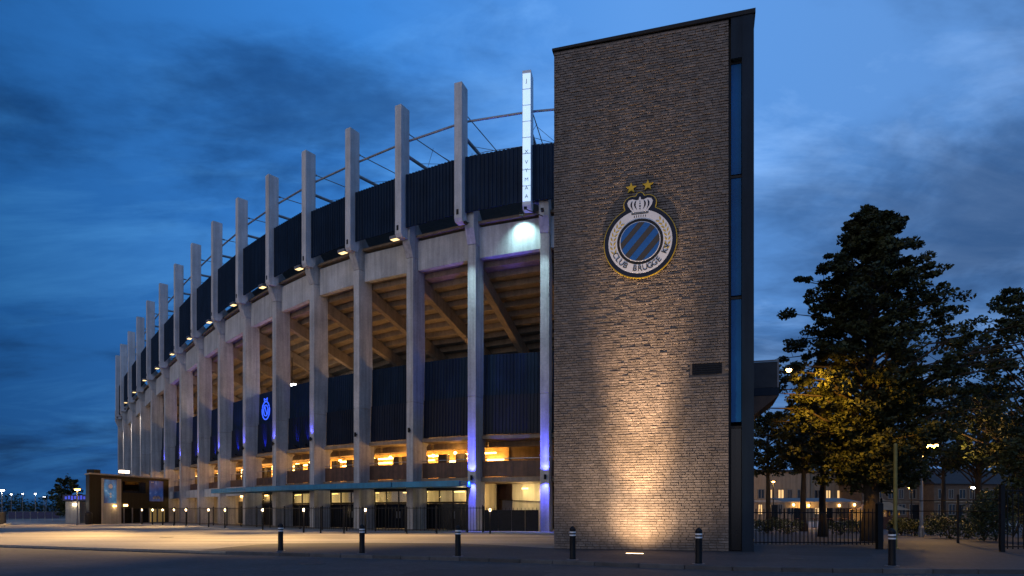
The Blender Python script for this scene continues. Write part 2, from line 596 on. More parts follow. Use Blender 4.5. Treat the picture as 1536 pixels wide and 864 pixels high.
obj('core_wall', tbox(B(), 0.0, TB - 0.02, 0, TH - 0.05, -TD, -0.030), M_mortar, tower)
# vent opening in the front
vu0, vz1 = wall_uz(1038, 546)
vu1, vz0 = wall_uz(1083, 560)
# bricks: long format, irregular projection
CH, GAP = 0.090, 0.014
rows = int((TH - 0.06) / CH)
cands = []
for r in range(rows):
    z0 = 0.012 + r * CH
    u = 0.0
    first = True
    while u < TB - 0.05:
        L = 0.25 if not first else (0.25 if r % 3 == 0 else (0.17 if r % 3 == 1 else 0.09))
        L *= random.uniform(0.93, 1.07)
        first = False
        u1 = min(u + L, TB - 0.012)
        if TB - 0.012 - u1 < 0.07:
            u1 = TB - 0.012
        if not (u1 > vu0 - 0.02 and u < vu1 + 0.02 and z0 + CH > vz0 and z0 < vz1):
            cands.append((u, u1 - 0.006, z0, z0 + CH - GAP))
        u = u1 + 0.0001
def brick_pts(u0, u1, z0, z1, rnd):
    pr = rnd.choice((0.0, 0.0, 0.004, 0.008, 0.012, 0.018, 0.026))
    e_ = [rnd.uniform(-0.006, 0.006) for _ in range(8)]
    w1 = pr
    P = [(u0, z0, -0.08), (u1, z0, -0.08), (u1, z1, -0.08), (u0, z1, -0.08),
         (u0 + 0.004, z0 + 0.006 + e_[0], w1 + e_[1] * .7), (u1 - 0.004, z0 + 0.006 + e_[2], w1 + e_[3] * .7),
         (u1 - 0.004, z1 - 0.006 + e_[4], w1 + e_[5] * .7), (u0 + 0.004, z1 - 0.006 + e_[6], w1 + e_[7] * .7)]
    return P
BF = [(4, 5, 6, 7), (0, 1, 5, 4), (1, 2, 6, 5), (2, 3, 7, 6), (3, 0, 4, 7)]
rnd = random.Random(3)
camp = Vector((0, 0, CAMH))
cands.sort(key=lambda q: (tw((q[0] + q[1]) / 2, (q[2] + q[3]) / 2) - camp).length)
full = [q for q in cands if .232 < q[1] - q[0] < .262]
single = set(full[:300])
shared = []
for k in range(12):
    P = brick_pts(-0.119, 0.119, 0, CH - GAP, rnd)
    me = bpy.data.meshes.new('brick')
    me.from_pydata([TU * p[0] + TN * p[2] + Vector((0, 0, p[1])) for p in P], [], BF)
    me.materials.append(M_brick)
    shared.append(me)
rest = B()
for q in cands:
    if q in single:
        o = link_mesh('brick', shared[rnd.randrange(12)], tw((q[0] + q[1]) / 2, q[2]), tower)
    else:
        rest.add([tw(p[0], p[1], p[2]) for p in brick_pts(*q, rnd)], BF)
o = obj('brick_courses', rest, M_brick, tower)
tag(o, kind='stuff')
# vent
b = B()
tbox(b, vu0, vu1, vz0, vz1, -0.029, -0.020)
vent = obj('wall_vent', b, M_black, tower)
nl = 5
for k in range(nl):
    z = vz0 + (k + 0.5) * (vz1 - vz0) / nl
    b = B()
    b.hexa([tw(vu0 + .02, z - .035, 0), tw(vu1 - .02, z - .035, 0), tw(vu1 - .02, z + .01, -.019), tw(vu0 + .02, z + .01, -.019),
            tw(vu0 + .02, z - .02, 0), tw(vu1 - .02, z - .02, 0), tw(vu1 - .02, z + .025, -.019), tw(vu0 + .02, z + .025, -.019)])
    obj('slat', b, M_black, vent)
# dark metal side with glazed strip
g0, g1 = TB + 0.06, TB + 0.41
obj('shadow_gap', tbox(B(), TB - 0.02, TB + 0.06, 0, TH - 0.02, -0.6, -0.22), M_black, tower)
obj('metal_side', tbox(B(), g1, TW, 0, TH - 0.02, -TD, 0.02), M_frame, tower)
zt = wall_uz(1100, 88)[1]
obj('metal_head', tbox(B(), g0, g1 - 0.002, zt, TH - 0.02, -0.6, 0.015), M_frame, tower)
obj('strip_back', tbox(B(), g0, g1 - 0.002, 0, zt - 0.01, -TD, -0.9), M_frame, tower)
for (ya, yb, nm, m) in ((92, 258, 'glass_pane', M_bluepane), (264, 441, 'glass_pane', M_bluepane), (447, 632, 'glass_pane', M_bluepane), (642, 826, 'door_pane', M_blackpane)):
    za_, zb_ = wall_uz(1100, yb)[1], wall_uz(1100, ya)[1]
    obj(nm, tbox(B(), g0 + .012, g1 - .014, max(za_, .02), zb_, -0.22, -0.19), m, tower)
    tr_ = obj('transom', tbox(B(), g0, g1 - 0.002, zb_ + 0.002, zb_ + 0.085, -0.24, -0.16), M_black, tower)
obj('coping', B().hexa([tw(-.06, TH - .03, .06), tw(TW + .05, TH - .03, .06), tw(TW + .05, TH - .03, -TD), tw(-.06, TH - .03, -TD),
                        tw(-.06, TH + .05, .06), tw(TW + .05, TH + .12, .06), tw(TW + .05, TH + .12, -TD), tw(-.06, TH + .05, -TD)]), M_black, tower)
# terrace on the right flank
terr = B()
S0, S1, WO = 5.0, 7.9, 1.25
def ts(s_, w_, z):
    return TL + TU * (TW + 0.004 + w_) - TN * s_ + Vector((0, 0, z))
def tsbox(b, s0, s1, w0, w1, z0, z1):
    return b.hexa([ts(s0, w0, z0), ts(s0, w1, z0), ts(s1, w1, z0), ts(s1, w0, z0), ts(s0, w0, z1), ts(s0, w1, z1), ts(s1, w1, z1), ts(s1, w0, z1)])
tsbox(terr, S0, S1, 0, WO, 6.0, 6.3)
te = obj('balcony', terr, M_frame, tower)
b = B()
b.add([ts(S0 + .02, 0, 5.0), ts(S0 + .02, 0, 5.99), ts(S0 + .02, WO, 5.99), ts(S1, 0, 5.0), ts(S1, 0, 5.99), ts(S1, WO, 5.99)],
      [(0, 2, 1), (3, 4, 5), (0, 1, 4, 3), (1, 2, 5, 4), (0, 3, 5, 2)])
obj('soffit', b, M_wood, te)
b = B()
tsbox(b, S0 + .03, S0 + .05, 0.03, WO - .05, 6.32, 7.35)
obj('balustrade_pane', b, mat('grey_frosted_pane', (.035, .04, .048), .5, var=.2, scale=2, spec=.2), te)
b = B()
tsbox(b, S0 + .05, S1, WO - .05, WO - .03, 6.32, 7.35)
obj('balustrade_pane', b, mat('grey_frosted_pane', (.035, .04, .048), .5, var=.2, scale=2, spec=.2), te)
b = B()
tsbox(b, S0, S0 + .06, WO - .07, WO, 6.31, 7.42)
tsbox(b, S0, S0 + .05, 0, WO - .08, 7.36, 7.42)
obj('handrail', b, M_grey, te)
b = B()
tsbox(b, S0 + 1.2, S0 + 1.3, 0, WO - .12, 6.31, 7.3)
obj('screen', b, M_frame, te)
# lamp on the terrace corner
lp = ts(S0 + .35, WO + .40, 7.05)
fl = empty('terrace_lamp', lp, 'orange lit lamp on the outer corner of the glass balcony', 'lamp')
obj('lamp_arm', B().tube([ts(S0 + .35, WO, 7.0), ts(S0 + .35, WO + .38, 7.0)], 0.025), M_black, fl)
obj('lamp_head', B().box(lp + Vector((0, 0, .06)), (.34, .2, .06)), M_black, fl)
obj('lamp_lens', B().lathe([(.02, -.1), (.09, -.06), (.11, 0), (.10, .028)], lp), M_lampo, fl)
light('terrace_light', 'SPOT', lp + Vector((.1, .05, -.2)), 3000, (1.0, .48, .05), fl, target=lp + Vector((4, 3.0, -1.9)), size=.12, spot=84, blend=.8)

# uplight in the pavement
up = px_ground(952, 831.3)
ul = empty('ground_uplight', up, 'glowing linear uplight set in the pavement before the brick tower', 'light')
obj('housing', B().box(up + Vector((0, 0, .012)), (.62, .16, .022), (TU.x, TU.y)), M_grey, ul)
obj('lens', B().box(up + Vector((0, 0, .027)), (.54, .085, .008), (TU.x, TU.y)), emit('uplight_lens', (1.0, .66, .34), 9), ul)
uc = (up - TL).dot(TU)
for k in (-.16, .16):
    s_ = up + TU * k + Vector((0, 0, .08))
    light('uplight_low', 'SPOT', s_, 620, (1.0, .64, .33), ul, target=tw(uc + k, 1.15, 0), size=.05, spot=56, blend=1.0)
    light('uplight_beam', 'SPOT', s_, 1900, (1.0, .64, .34), ul, target=tw(uc + k, 3.4, 0), size=.05, spot=40, blend=1.0)
    light('uplight_high', 'SPOT', s_, 4200, (1.0, .67, .42), ul, target=tw(uc + k, 7.0, 0), size=.05, spot=31, blend=1.0)
light('uplight_spill', 'SPOT', up + Vector((0, 0, .08)), 1150, (1.0, .74, .52), ul, target=tw(uc, 5.0, 0), size=.06, spot=140, blend=1.0)

# ------------------------------------------------------------------ crest
cu, cz = wall_uz(960.5, 364.5)
S = 1.262 / 54.5                                        # metres per photo pixel on the crest
crest = empty('club_crest', tw(cu, cz - 1.27, 0.03), 'round blue and black striped club crest with crown on the brick tower', 'emblem')
def cp(x, y, w):
    return tw(cu + x * S, cz + y * S, w)
def plate(name, poly, w0, w1, m, parent=crest, bevel=0):
    b = B()
    b.prism([cp(x, y, w1) for x, y in poly], TN * (w0 - w1))
    return obj(name, b, m, parent)
def circ(r, n=72, cx=0, cy=0):
    return [(cx + r * math.cos(2 * math.pi * i / n), cy + r * math.sin(2 * math.pi * i / n)) for i in range(n)]
def outline(grow):
    discs = [(0, 0, 53.4), (-11.5, 56.5, 12.3), (11.5, 56.5, 12.3), (0, 60, 10.5), (0, 68.5, 5.4)]
    out = []
    for i in range(240):
        a = 2 * math.pi * i / 240
        d = (math.cos(a), math.sin(a))
        best = 0
        for x, y, r in discs:
            r += grow
            bq = d[0] * x + d[1] * y
            disc = bq * bq - (x * x + y * y - r * r)
            if disc > 0:
                best = max(best, bq + math.sqrt(disc))
        out.append((d[0] * best, d[1] * best))
    return out
plate('gold_rim', outline(1.1), 0.035, 0.115, M_gold)
plate('navy_plate', outline(0), 0.116, 0.125, M_navye)
plate('white_ring', circ(47.3), 0.126, 0.133, M_white)
plate('black_ring', circ(34.2), 0.134, 0.141, M_darke)
plate('white_line', circ(30.2), 0.142, 0.147, M_white)
plate('black_field', circ(29.0), 0.148, 0.153, mat('brown_black_enamel', (0.02, 0.015, 0.012), 0.45, var=.2))
def clip_stripe(c0, c1, r=29.0, ang=R(48)):
    # stripe between two parallel chords, direction ang
    d = (math.cos(ang), math.sin(ang)); nrm = (d[1], -d[0])
    pts = []
    for c, rev in ((c0, False), (c1, True)):
        h = math.sqrt(max(0, r * r - c * c))
        pass
    a0, a1 = math.acos(max(-1, min(1, c0 / r))), math.acos(max(-1, min(1, c1 / r)))
    arc1 = [a0 + (a1 - a0) * k / 10 for k in range(11)]
    for a in arc1:
        pts.append((r * math.cos(a) * nrm[0] + r * math.sin(a) * d[0], r * math.cos(a) * nrm[1] + r * math.sin(a) * d[1]))
    for a in reversed(arc1):
        pts.append((r * math.cos(a) * nrm[0] - r * math.sin(a) * d[0], r * math.cos(a) * nrm[1] - r * math.sin(a) * d[1]))
    # drop duplicate points
    q = []
    for p in pts:
        if not q or (abs(p[0] - q[-1][0]) + abs(p[1] - q[-1][1])) > 1e-4:
            q.append(p)
    if abs(q[0][0] - q[-1][0]) + abs(q[0][1] - q[-1][1]) < 1e-4:
        q.pop()
    return q
for c0, c1 in ((-29, -21.0), (-13.2, -4.2), (4.4, 13.6), (22.2, 29)):
    plate('blue_stripe', clip_stripe(c0, c1), 0.154, 0.159, M_bluee)
# crown
crown_out = [(-11, 44.5), (11, 44.5), (13, 48), (17.5, 54), (19, 59.5), (16.5, 63.5), (11, 64.5), (5, 62.2), (1.6, 63), (1.2, 66), (0, 67.6), (-1.2, 66), (-1.6, 63),
             (-5, 62.2), (-11, 64.5), (-16.5, 63.5), (-19, 59.5), (-17.5, 54), (-13, 48)]
plate('crown', crown_out, 0.134, 0.142, M_white)
for sx in (-1, 1):
    for (xa, xb, bulge) in ((4.0, 5.2, 4.6), (9.0, 12.2, 4.6)):
        pts = []
        for k in range(9):
            t = k / 8
            pts.append((sx * (xa + bulge * math.sin(t * math.pi * .8) * 1.0 + (xb - xa) * .2), 47.5 + 13.5 * t))
        for k in range(8, -1, -1):
            t = k / 8
            pts.append((sx * (xa + bulge * math.sin(t * math.pi * .8) * 0.45 + (xb - xa) * .2), 47.5 + 13.5 * t))
        pts = [p for i, p in enumerate(pts) if i == 0 or math.dist(p, pts[i - 1]) > 1e-3]
        if math.dist(pts[0], pts[-1]) < 1e-3:
            pts.pop()
        plate('crown_gap', pts, 0.143, 0.146, M_navye)
for yy, rr in ((49.2, 1.1), (53.0, 1.4), (57.0, 1.1), (60.2, .8)):
    plate('crown_jewel', circ(rr, 10, 0, yy), 0.143, 0.146, M_navye)
plate('crown_band', [(-12.4, 41.2), (12.4, 41.2), (12.8, 42.6), (-12.8, 42.6)], 0.134, 0.139, M_darke)
plate('crown_band', [(-12.8, 43.4), (12.8, 43.4), (13, 44.2), (-13, 44.2)], 0.134, 0.1395, M_darke)
for k in range(6):
    x = -8.5 + k * 3.3
    y = 38.2 - abs(x) * 0.06
    plate('small_mark', [(x - .55, y - 1.4), (x + .55, y - 1.4), (x + .75, y + 1.6), (x - .3, y + 1.6)], 0.134, 0.138, M_darke)
# laurels
for sx in (-1, 1):
    for k in range(8):
        a = R(133 + k * 9.2)
        for side in (-1, 1):
            r0 = 40.6 + side * 2.6
            x, y = r0 * math.cos(a), r0 * math.sin(a)
            tang = a - math.pi / 2 + (side * .55)
            d = (math.cos(tang), math.sin(tang)); nn = (-d[1], d[0])
            L, W = 3.3, 1.15
            pts = [(x - d[0] * L, y - d[1] * L), (x - d[0] * .4 * L + nn[0] * W, y - d[1] * .4 * L + nn[1] * W), (x + d[0] * .4 * L + nn[0] * W * .8, y + d[1] * .4 * L + nn[1] * W * .8),
                   (x + d[0] * L, y + d[1] * L), (x + d[0] * .4 * L - nn[0] * W * .8, y + d[1] * .4 * L - nn[1] * W * .8), (x - d[0] * .4 * L - nn[0] * W, y - d[1] * .4 * L - nn[1] * W)]
            pts = [(-sx * px_, py_) for px_, py_ in pts]
            if -sx < 0:
                pts.reverse()
            plate('laurel_leaf', pts, 0.134, 0.139, M_gold)
word = 'CLUB BRUGGE KV'
for k, ch in enumerate(word):
    if ch == ' ':
        continue
    a = R(205.5 + k * 10.72)
    rad = 40.6
    x, y = rad * math.cos(a), rad * math.sin(a)
    upv = TU * (-math.cos(a)) + Vector((0, 0, -math.sin(a)))
    rt = TU * (-math.sin(a)) + Vector((0, 0, math.cos(a)))
    place_text('letter', ch, 12.0 * S, cp(x, y, 0.140), rt, upv, M_darke, crest, .004)
# stars
for sxp, syp, lab in ((947, 283.5, 'gold star above the crest, the one farther from the glazed strip'), (972, 279, 'gold star above the crest, the one nearer the glazed strip')):
    su, sz = wall_uz(sxp, syp)
    pts = []
    for i in range(10):
        r_ = .20 if i % 2 == 0 else .082
        a = math.pi / 2 + i * math.pi / 5
        pts.append((su + r_ * math.cos(a), sz + r_ * math.sin(a)))
    b = B()
    b.prism([tw(u_, z_, .075) for u_, z_ in pts], TN * -.05)
    for u_, z_ in ((su, sz),):
        tbox(b, su - .02, su + .02, sz - .02, sz + .02, .0, .026)
    tag(obj('gold_star', b, M_gold), lab, 'star', 'stars above the crest')

# ================================================================== STADIUM
mast_px = [790, 687, 597, 521.5, 455.5, 400.5, 355, 318, 287, 261.5, 239, 220, 205, 192, 180.5, 173.5]
mast_top = [105, 123, 157, 192, 226, 262, 297, 332, 365, 396, 425, 451, 475, 497, 516, 533]
col_px = [817, 707.5, 614.5, 534.5, 467.5, 411, 366, 328, 297, 270, 246.5, 226.5, 210.5, 197, 185, 177]
Y0 = 43.4
Ym = []
for i, (x, y) in enumerate(zip(mast_px, mast_top)):
    d = Y0 * (HY - mast_top[0]) / (HY - y)
    if i > 6:
        # limit the bay length: the rim drops a little toward the far corner
        pv_ = Vector(((mast_px[i - 1] - CX) / FPX * Ym[-1], Ym[-1]))
        f_ = lambda D: (Vector(((x - CX) / FPX * D, D)) - pv_).length
        while f_(d) > 6.9 and d > Ym[-1]:
            d -= 0.05
    Ym.append(d)
MP = [Vector(((x - CX) / FPX * Y, Y, 0)) for x, Y in zip(mast_px, Ym)]
ZT = [CAMH + (HY - y) / FPX * Y for y, Y in zip(mast_top, Ym)]
NC = len(MP)
def normal_at(P, i):
    a, c = P[max(i - 1, 0)], P[min(i + 1, len(P) - 1)]
    t = (c - a).normalized()
    return Vector((-t.y, t.x, 0)) if (-t.y * -P[i].x + t.x * -P[i].y) > 0 else Vector((t.y, -t.x, 0))
NM = [normal_at(MP, i) for i in range(NC)]
CP = []
for i in range(NC):
    Y = Ym[i] + 0.25 + 0.75 * abs(NM[i].y)
    CP.append(Vector(((col_px[i] - CX) / FPX * Y, Y, 0)))
# two more bays behind the tower
step0 = CP[0] - CP[1]
ext = [CP[0] + Vector((4.7, -0.75, 0)), CP[0] + Vector((9.4, -1.1, 0))]
CP = [ext[1], ext[0]] + CP
MP = [ext[1] + (MP[0] - CP[2]), ext[0] + (MP[0] - CP[2])] + MP
ZT = [ZT[0], ZT[0]] + ZT
IDX0 = 2                                                # list index of the first column in view
NCOL = len(CP)
NRM = [normal_at(CP, i) for i in range(NCOL)]
TAN = [Vector((-n.y, n.x, 0)) for n in NRM]
TAN = [t if t.x < 0 else -t for t in TAN]               # pointing left along the facade
ML = [8.8, 8.8] + [8.8, 9.1, 9.1, 8.95, 9.0, 9.2, 9.4, 9.6, 9.8, 10.0, 10.1, 10.1, 10.2, 10.2, 10.2, 10.2]
ZB = [a - c for a, c in zip(ZT, ML)]                    # underside of each mast
stand_org = CP[6] - NRM[6] * 5
stand = empty('stadium_stand', (stand_org.x, stand_org.y, 0), 'curved concrete stadium stand with tall masts and navy panels', 'stadium')
def cpt(i, along, out, z):
    p = CP[i] + TAN[i] * along + NRM[i] * out
    return Vector((p.x, p.y, z))
def bpt(i, s_, out, z):
    """bay i..i+1 at fraction s_, offset out from the column front line"""
    a = CP[i] + NRM[i] * out
    c = CP[i + 1] + NRM[i + 1] * out
    p = a + (c - a) * s_
    return Vector((p.x, p.y, z))
def blen(i):
    return (CP[i + 1] - CP[i]).length
def bbox_(b, i, m0, m1, o0, o1, za0, zb0, za1=None, zb1=None):
    """block in a bay from m0 metres past column i to m1 metres short of column i+1; o0 outer, o1 inner; z bottom/top, may differ at the far end"""
    za1 = za0 if za1 is None else za1
    zb1 = zb0 if zb1 is None else zb1
    L = blen(i)
    s0, s1 = m0 / L, 1 - m1 / L
    lerp = lambda a, c, t: a + (c - a) * t
    b.hexa([bpt(i, s0, o0, lerp(za0, za1, s0)), bpt(i, s1, o0, lerp(za0, za1, s1)), bpt(i, s1, o1, lerp(za0, za1, s1)), bpt(i, s0, o1, lerp(za0, za1, s0)),
            bpt(i, s0, o0, lerp(zb0, zb1, s0)), bpt(i, s1, o0, lerp(zb0, zb1, s1)), bpt(i, s1, o1, lerp(zb0, zb1, s1)), bpt(i, s0, o1, lerp(zb0, zb1, s0))])
    return b
CW, MW, MDP = 0.60, 0.56, 0.90
LVL_PB, LVL_PT = 6.55, 12.0                             # lower cladding
LVL_F2, LVL_F1 = 6.45, 3.65                             # floor levels
vis_name = ['bay']
def corrugate(A, Bp, nrm, z0a, z1a, z0b, z1b, period=0.30, depth=0.055, lean=0.0):
    """profiled sheet from A to Bp (2D points as Vectors), z ranges at both ends"""
    b = B()
    L = (Bp - A).length
    n = max(3, int(L / period))
    d = (Bp - A) / n
    prof = ((0.0, 0), (0.32, 0), (0.45, 1), (0.87, 1), (1.0, 0))
    pts = []
    for k in range(n):
        for f_, w_ in prof[:-1]:
            pts.append((k + f_, w_))
    pts.append((n, 0))
    vs = []
    for f_, w_ in pts:
        t = f_ / n
        p = A + d * f_ + nrm * (depth * w_)
        q = p + nrm * lean
        vs.append((p.x, p.y, z0a + (z0b - z0a) * t))
        vs.append((q.x, q.y, z1a + (z1b - z1a) * t))
    m = len(pts)
    fs = [(2 * k, 2 * k + 2, 2 * k + 3, 2 * k + 1) for k in range(m - 1)]
    # back sheet and edges give it thickness
    back = nrm * -0.05
    vb = []
    for f_, w_ in pts:
        t = f_ / n
        p = A + d * f_ + back
        q = p + nrm * lean
        vb.append((p.x, p.y, z0a + (z0b - z0a) * t))
        vb.append((q.x, q.y, z1a + (z1b - z1a) * t))
    o_ = 2 * m
    fs += [(o_ + 2 * k + 2, o_ + 2 * k, o_ + 2 * k + 1, o_ + 2 * k + 3) for k in range(m - 1)]
    fs += [(2 * k + 1, 2 * k + 3, o_ + 2 * k + 3, o_ + 2 * k + 1) for k in range(m - 1)]
    fs += [(2 * k + 2, 2 * k, o_ + 2 * k, o_ + 2 * k + 2) for k in range(m - 1)]
    fs += [(0, 1, o_ + 1, o_), (2 * m - 1, 2 * m - 2, o_ + 2 * m - 2, o_ + 2 * m - 1)]
    return b.add(vs + vb, fs)

for i in range(NCOL):
    zb, zt_ = ZB[i], ZT[i]
    zj = zb - 1.15
    # shaft
    jz = 9.0
    for prof in ([(0, 0.0), (0, jz - .008), (-1.65, jz - .008), (-1.80, 6.9), (-1.80, 6.15), (-1.55, 5.9), (-1.55, 0.0)],
                 [(0, jz + .008), (0, zj - 0.01), (-1.30, zj - 0.01), (-1.36, 12.5), (-1.62, jz + .008)]):
        b = B()
        b.prism([cpt(i, -CW / 2, o_, z) for o_, z in prof], TAN[i] * CW)
        colm = obj('column', b, M_conc, stand, bevel=0.025)
    obj('joint', B().box(cpt(i, 0, -.82, jz), (CW - .05, 1.55, .03), (TAN[i].x, TAN[i].y)), M_conc2, stand)
    # corbelled head
    prof = [(0, zj + .01), (0.40, zj + 0.95), (0.40, zb + 1.45), (-0.42, zb + 1.45), (-1.10, zb + 0.7), (-1.24, zj + .01)]
    b = B()
    b.prism([cpt(i, -CW / 2 - .02, o_, z) for o_, z in prof], TAN[i] * (CW + .04))
    obj('column_head', b, M_conc, stand, bevel=0.025)
    # mast
    mo = (MP[i] - CP[i]).dot(NRM[i])
    ma = (MP[i] - CP[i]).dot(TAN[i])
    prof = [(mo, zb + 0.22), (mo, zt_), (mo - MDP, zt_ - .05), (mo - MDP, zb + 0.35), (mo - MDP * .75, zb), (mo - .12, zb)]
    b = B()
    b.prism([cpt(i, ma - MW / 2, o_, z) for o_, z in prof], TAN[i] * MW)
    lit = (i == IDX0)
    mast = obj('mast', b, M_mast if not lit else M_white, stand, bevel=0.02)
    # anchor plate and bracket holding the mast to the head
    obj('anchor_plate', B().box(cpt(i, ma + .04, mo + .012, zb + .62), (.16, .024, .34), (TAN[i].x, TAN[i].y)), M_black, mast)
    b = B()
    b.tube([cpt(i, ma, mo - MDP * .6, zb + .75), cpt(i, 0, -.2, zb + .75)], .12, 8)
    b.tube([cpt(i, ma, mo - MDP * .6, zb + 1.25), cpt(i, 0, -.2, zb + 1.25)], .12, 8)
    obj('mast_bracket', b, M_grey, stand)
    # roof members running inward
    b = B()
    b.tube([cpt(i, ma, mo - MDP + .1, zt_ - 3.1), cpt(i, ma, mo - 15, zt_ - 2.9)], .12, 8)
    obj('roof_beam', b, M_steel, stand)
    b = B()
    b.tube([cpt(i, ma, mo - MDP + .05, zt_ - 1.5), cpt(i, ma, mo - 13, zt_ - 1.0)], .035, 6)
    obj('stay_cable', b, M_steel, stand)
    obj('stay_lug', B().tube([cpt(i, ma, mo - MDP + .06, zt_ - 1.5), cpt(i, ma, mo - MDP - .3, zt_ - 1.49)], .075, 8), M_steel, mast)

def mpt(i, out, z):
    mo = (MP[i] - CP[i]).dot(NRM[i])
    ma = (MP[i] - CP[i]).dot(TAN[i])
    return cpt(i, ma, mo + out, z)
WARM = (1.0, .52, .12)
for i in range(NCOL - 1):
    za, zc = ZB[i], ZB[i + 1]
    L = blen(i)
    k = i - IDX0                                       # bay number in view (0 beside the tower)
    # tie rods
    obj('tie_rod', B().tube([mpt(i, -MDP - .08, ZT[i] - 2.1), mpt(i + 1, -MDP - .08, ZT[i + 1] - 2.1)], .075, 8), M_steel, stand)
    obj('tie_wire', B().tube([mpt(i, -4.5, ZT[i] - 2.35), mpt(i + 1, -4.5, ZT[i + 1] - 2.35)], .022, 5), M_grey, stand)
    if k % 2 == 0:
        obj('tie_wire', B().tube([mpt(i, -4.0, ZT[i] - 1.2), mpt(i + 1, -7.0, ZT[i + 1] - 4.0)], .016, 5), M_grey, stand)
    else:
        obj('tie_wire', B().tube([mpt(i, -7.0, ZT[i] - 4.0), mpt(i + 1, -4.0, ZT[i + 1] - 1.4)], .016, 5), M_grey, stand)
    obj('tie_wire', B().tube([mpt(i, -2.2, ZT[i] - 3.6), mpt(i + 1, -9.0, ZT[i + 1] - 1.3)], .018, 5), M_grey, stand)
    obj('tie_wire', B().tube([mpt(i, -9.0, ZT[i] - 1.2), mpt(i + 1, -2.0, ZT[i + 1] - 3.2)], .018, 5), M_grey, stand)
    # upper cladding between masts
    A = mpt(i, -MDP * .55, 0)
    C = mpt(i + 1, -MDP * .55, 0)
    dd = (C - A).normalized()
    A2, C2 = A + dd * (MW / 2 + .01), C - dd * (MW / 2 + .01)
    nn = (NRM[i] + NRM[i + 1]).normalized()
    fr = .41 if k < 4 else .45
    b = corrugate(A2, C2, nn, za + .72, za + ML[i] * fr + .65, zc + .72, zc + ML[i + 1] * fr + .65, period=.27, depth=.06)
    obj('upper_cladding', b, M_navy, stand)
    # gutter ledge and ring beam
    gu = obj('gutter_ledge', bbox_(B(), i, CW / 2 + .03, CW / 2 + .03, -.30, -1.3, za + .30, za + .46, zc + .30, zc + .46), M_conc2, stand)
    obj('ring_beam', bbox_(B(), i, CW / 2 + .025, CW / 2 + .025, -.50, -.95, za - 1.95, za + .12, zc - 1.95, zc + .12), M_beam, stand, bevel=.02)
    # lower cladding
    mA, mC = CW / 2 + .05, CW / 2 + .05
    s0, s1 = mA / L, 1 - mC / L
    A = bpt(i, s0, -1.12, 0); C = bpt(i, s1, -1.12, 0)
    zsp = 9.15
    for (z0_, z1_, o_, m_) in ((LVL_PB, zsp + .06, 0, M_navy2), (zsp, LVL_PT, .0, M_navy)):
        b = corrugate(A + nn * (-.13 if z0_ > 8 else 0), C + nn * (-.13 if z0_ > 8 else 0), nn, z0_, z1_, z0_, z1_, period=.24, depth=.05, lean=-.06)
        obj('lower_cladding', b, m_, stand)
    # floors
    obj('floor_slab', bbox_(B(), i, .05, .05, -.28, -7.0, 6.18, LVL_F2), M_conc2, stand) if False else None
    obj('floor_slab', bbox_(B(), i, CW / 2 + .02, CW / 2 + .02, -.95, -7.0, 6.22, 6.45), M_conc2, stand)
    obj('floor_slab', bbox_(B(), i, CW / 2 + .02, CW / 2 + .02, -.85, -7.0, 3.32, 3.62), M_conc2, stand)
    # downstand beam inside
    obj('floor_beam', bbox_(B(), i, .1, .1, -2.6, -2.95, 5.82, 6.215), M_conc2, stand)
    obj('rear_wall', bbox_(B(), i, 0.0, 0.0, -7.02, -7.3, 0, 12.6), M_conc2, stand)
    # parapet: timber boards one by one, handrail
    nb = 4
    w_ = (L - CW - .1) / nb
    if k < 5:
        for q in range(nb):
            obj('parapet_board', bbox_(B(), i, CW / 2 + .05 + q * w_ + .006, L - (CW / 2 + .05 + (q + 1) * w_ - .006), -1.0, -1.06, 3.66, 4.72), M_wood, stand)
    else:
        obj('parapet_board', bbox_(B(), i, CW / 2 + .05, CW / 2 + .05, -1.0, -1.06, 3.66, 4.3), M_wood, stand)
        for q in range(5):
            obj('baluster', B().tube([bpt(i, (.6 + q * (L - 1.2) / 4) / L, -1.03, 3.64), bpt(i, (.6 + q * (L - 1.2) / 4) / L, -1.03, 4.86)], .018, 6), M_black, stand)
    obj('handrail', B().tube([bpt(i, .05, -1.03, 4.88), bpt(i, .95, -1.03, 4.88)], .03, 6), M_steel, stand)
    # raking beam under the terrace (on column i) and terrace planks
    z_s = za - 1.75
    b = B()
    hw = .24
    run, slope = 12.0, .40
    q0, q1 = -1.0, -1.0 - run
    P = []
    for zz_ in (-.95, 0):
        P += [cpt(i, -hw, q0, z_s - .35 + zz_), cpt(i, hw, q0, z_s - .35 + zz_), cpt(i, hw, q1, z_s - .35 - run * slope + zz_), cpt(i, -hw, q1, z_s - .35 - run * slope + zz_)]
    b.hexa([P[0], P[3], P[2], P[1], P[4], P[7], P[6], P[5]])
    obj('raking_beam', b, M_conc2, stand, bevel=.03)
    nst = 12
    for q in range(nst):
        oo = -.56 - q * 1.0
        zq0, zq1 = z_s - q * slope * 1.0, zc - 1.75 - q * slope * 1.0
        b = B()
        bbox_(b, i, .02, .02, oo, oo - 1.0, zq0 - .12, zq0, zq1 - .12, zq1)
        bbox_(b, i, .02, .02, oo - .86, oo - 1.0, zq0 - .54, zq0 - .121, zq1 - .54, zq1 - .121)
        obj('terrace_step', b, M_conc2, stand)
    # light under the terrace, fixed to the rear wall
    if k >= 0:
        wp = bpt(i, .5, -6.7, 9.4)
        f_ = obj('concourse_lamp', bbox_(B(), i, L / 2 - .35, L / 2 - .35, -6.7, -7.0, 9.3, 9.45), M_lampy if k != 0 else M_grey, stand)
        pw = 200 if 1 <= k <= 8 else (22 if k == 0 else 110)
        light('concourse_light', 'POINT', bpt(i, .5, -5.6, 9.2), pw, (1.0, .60, .24), stand, size=.3)
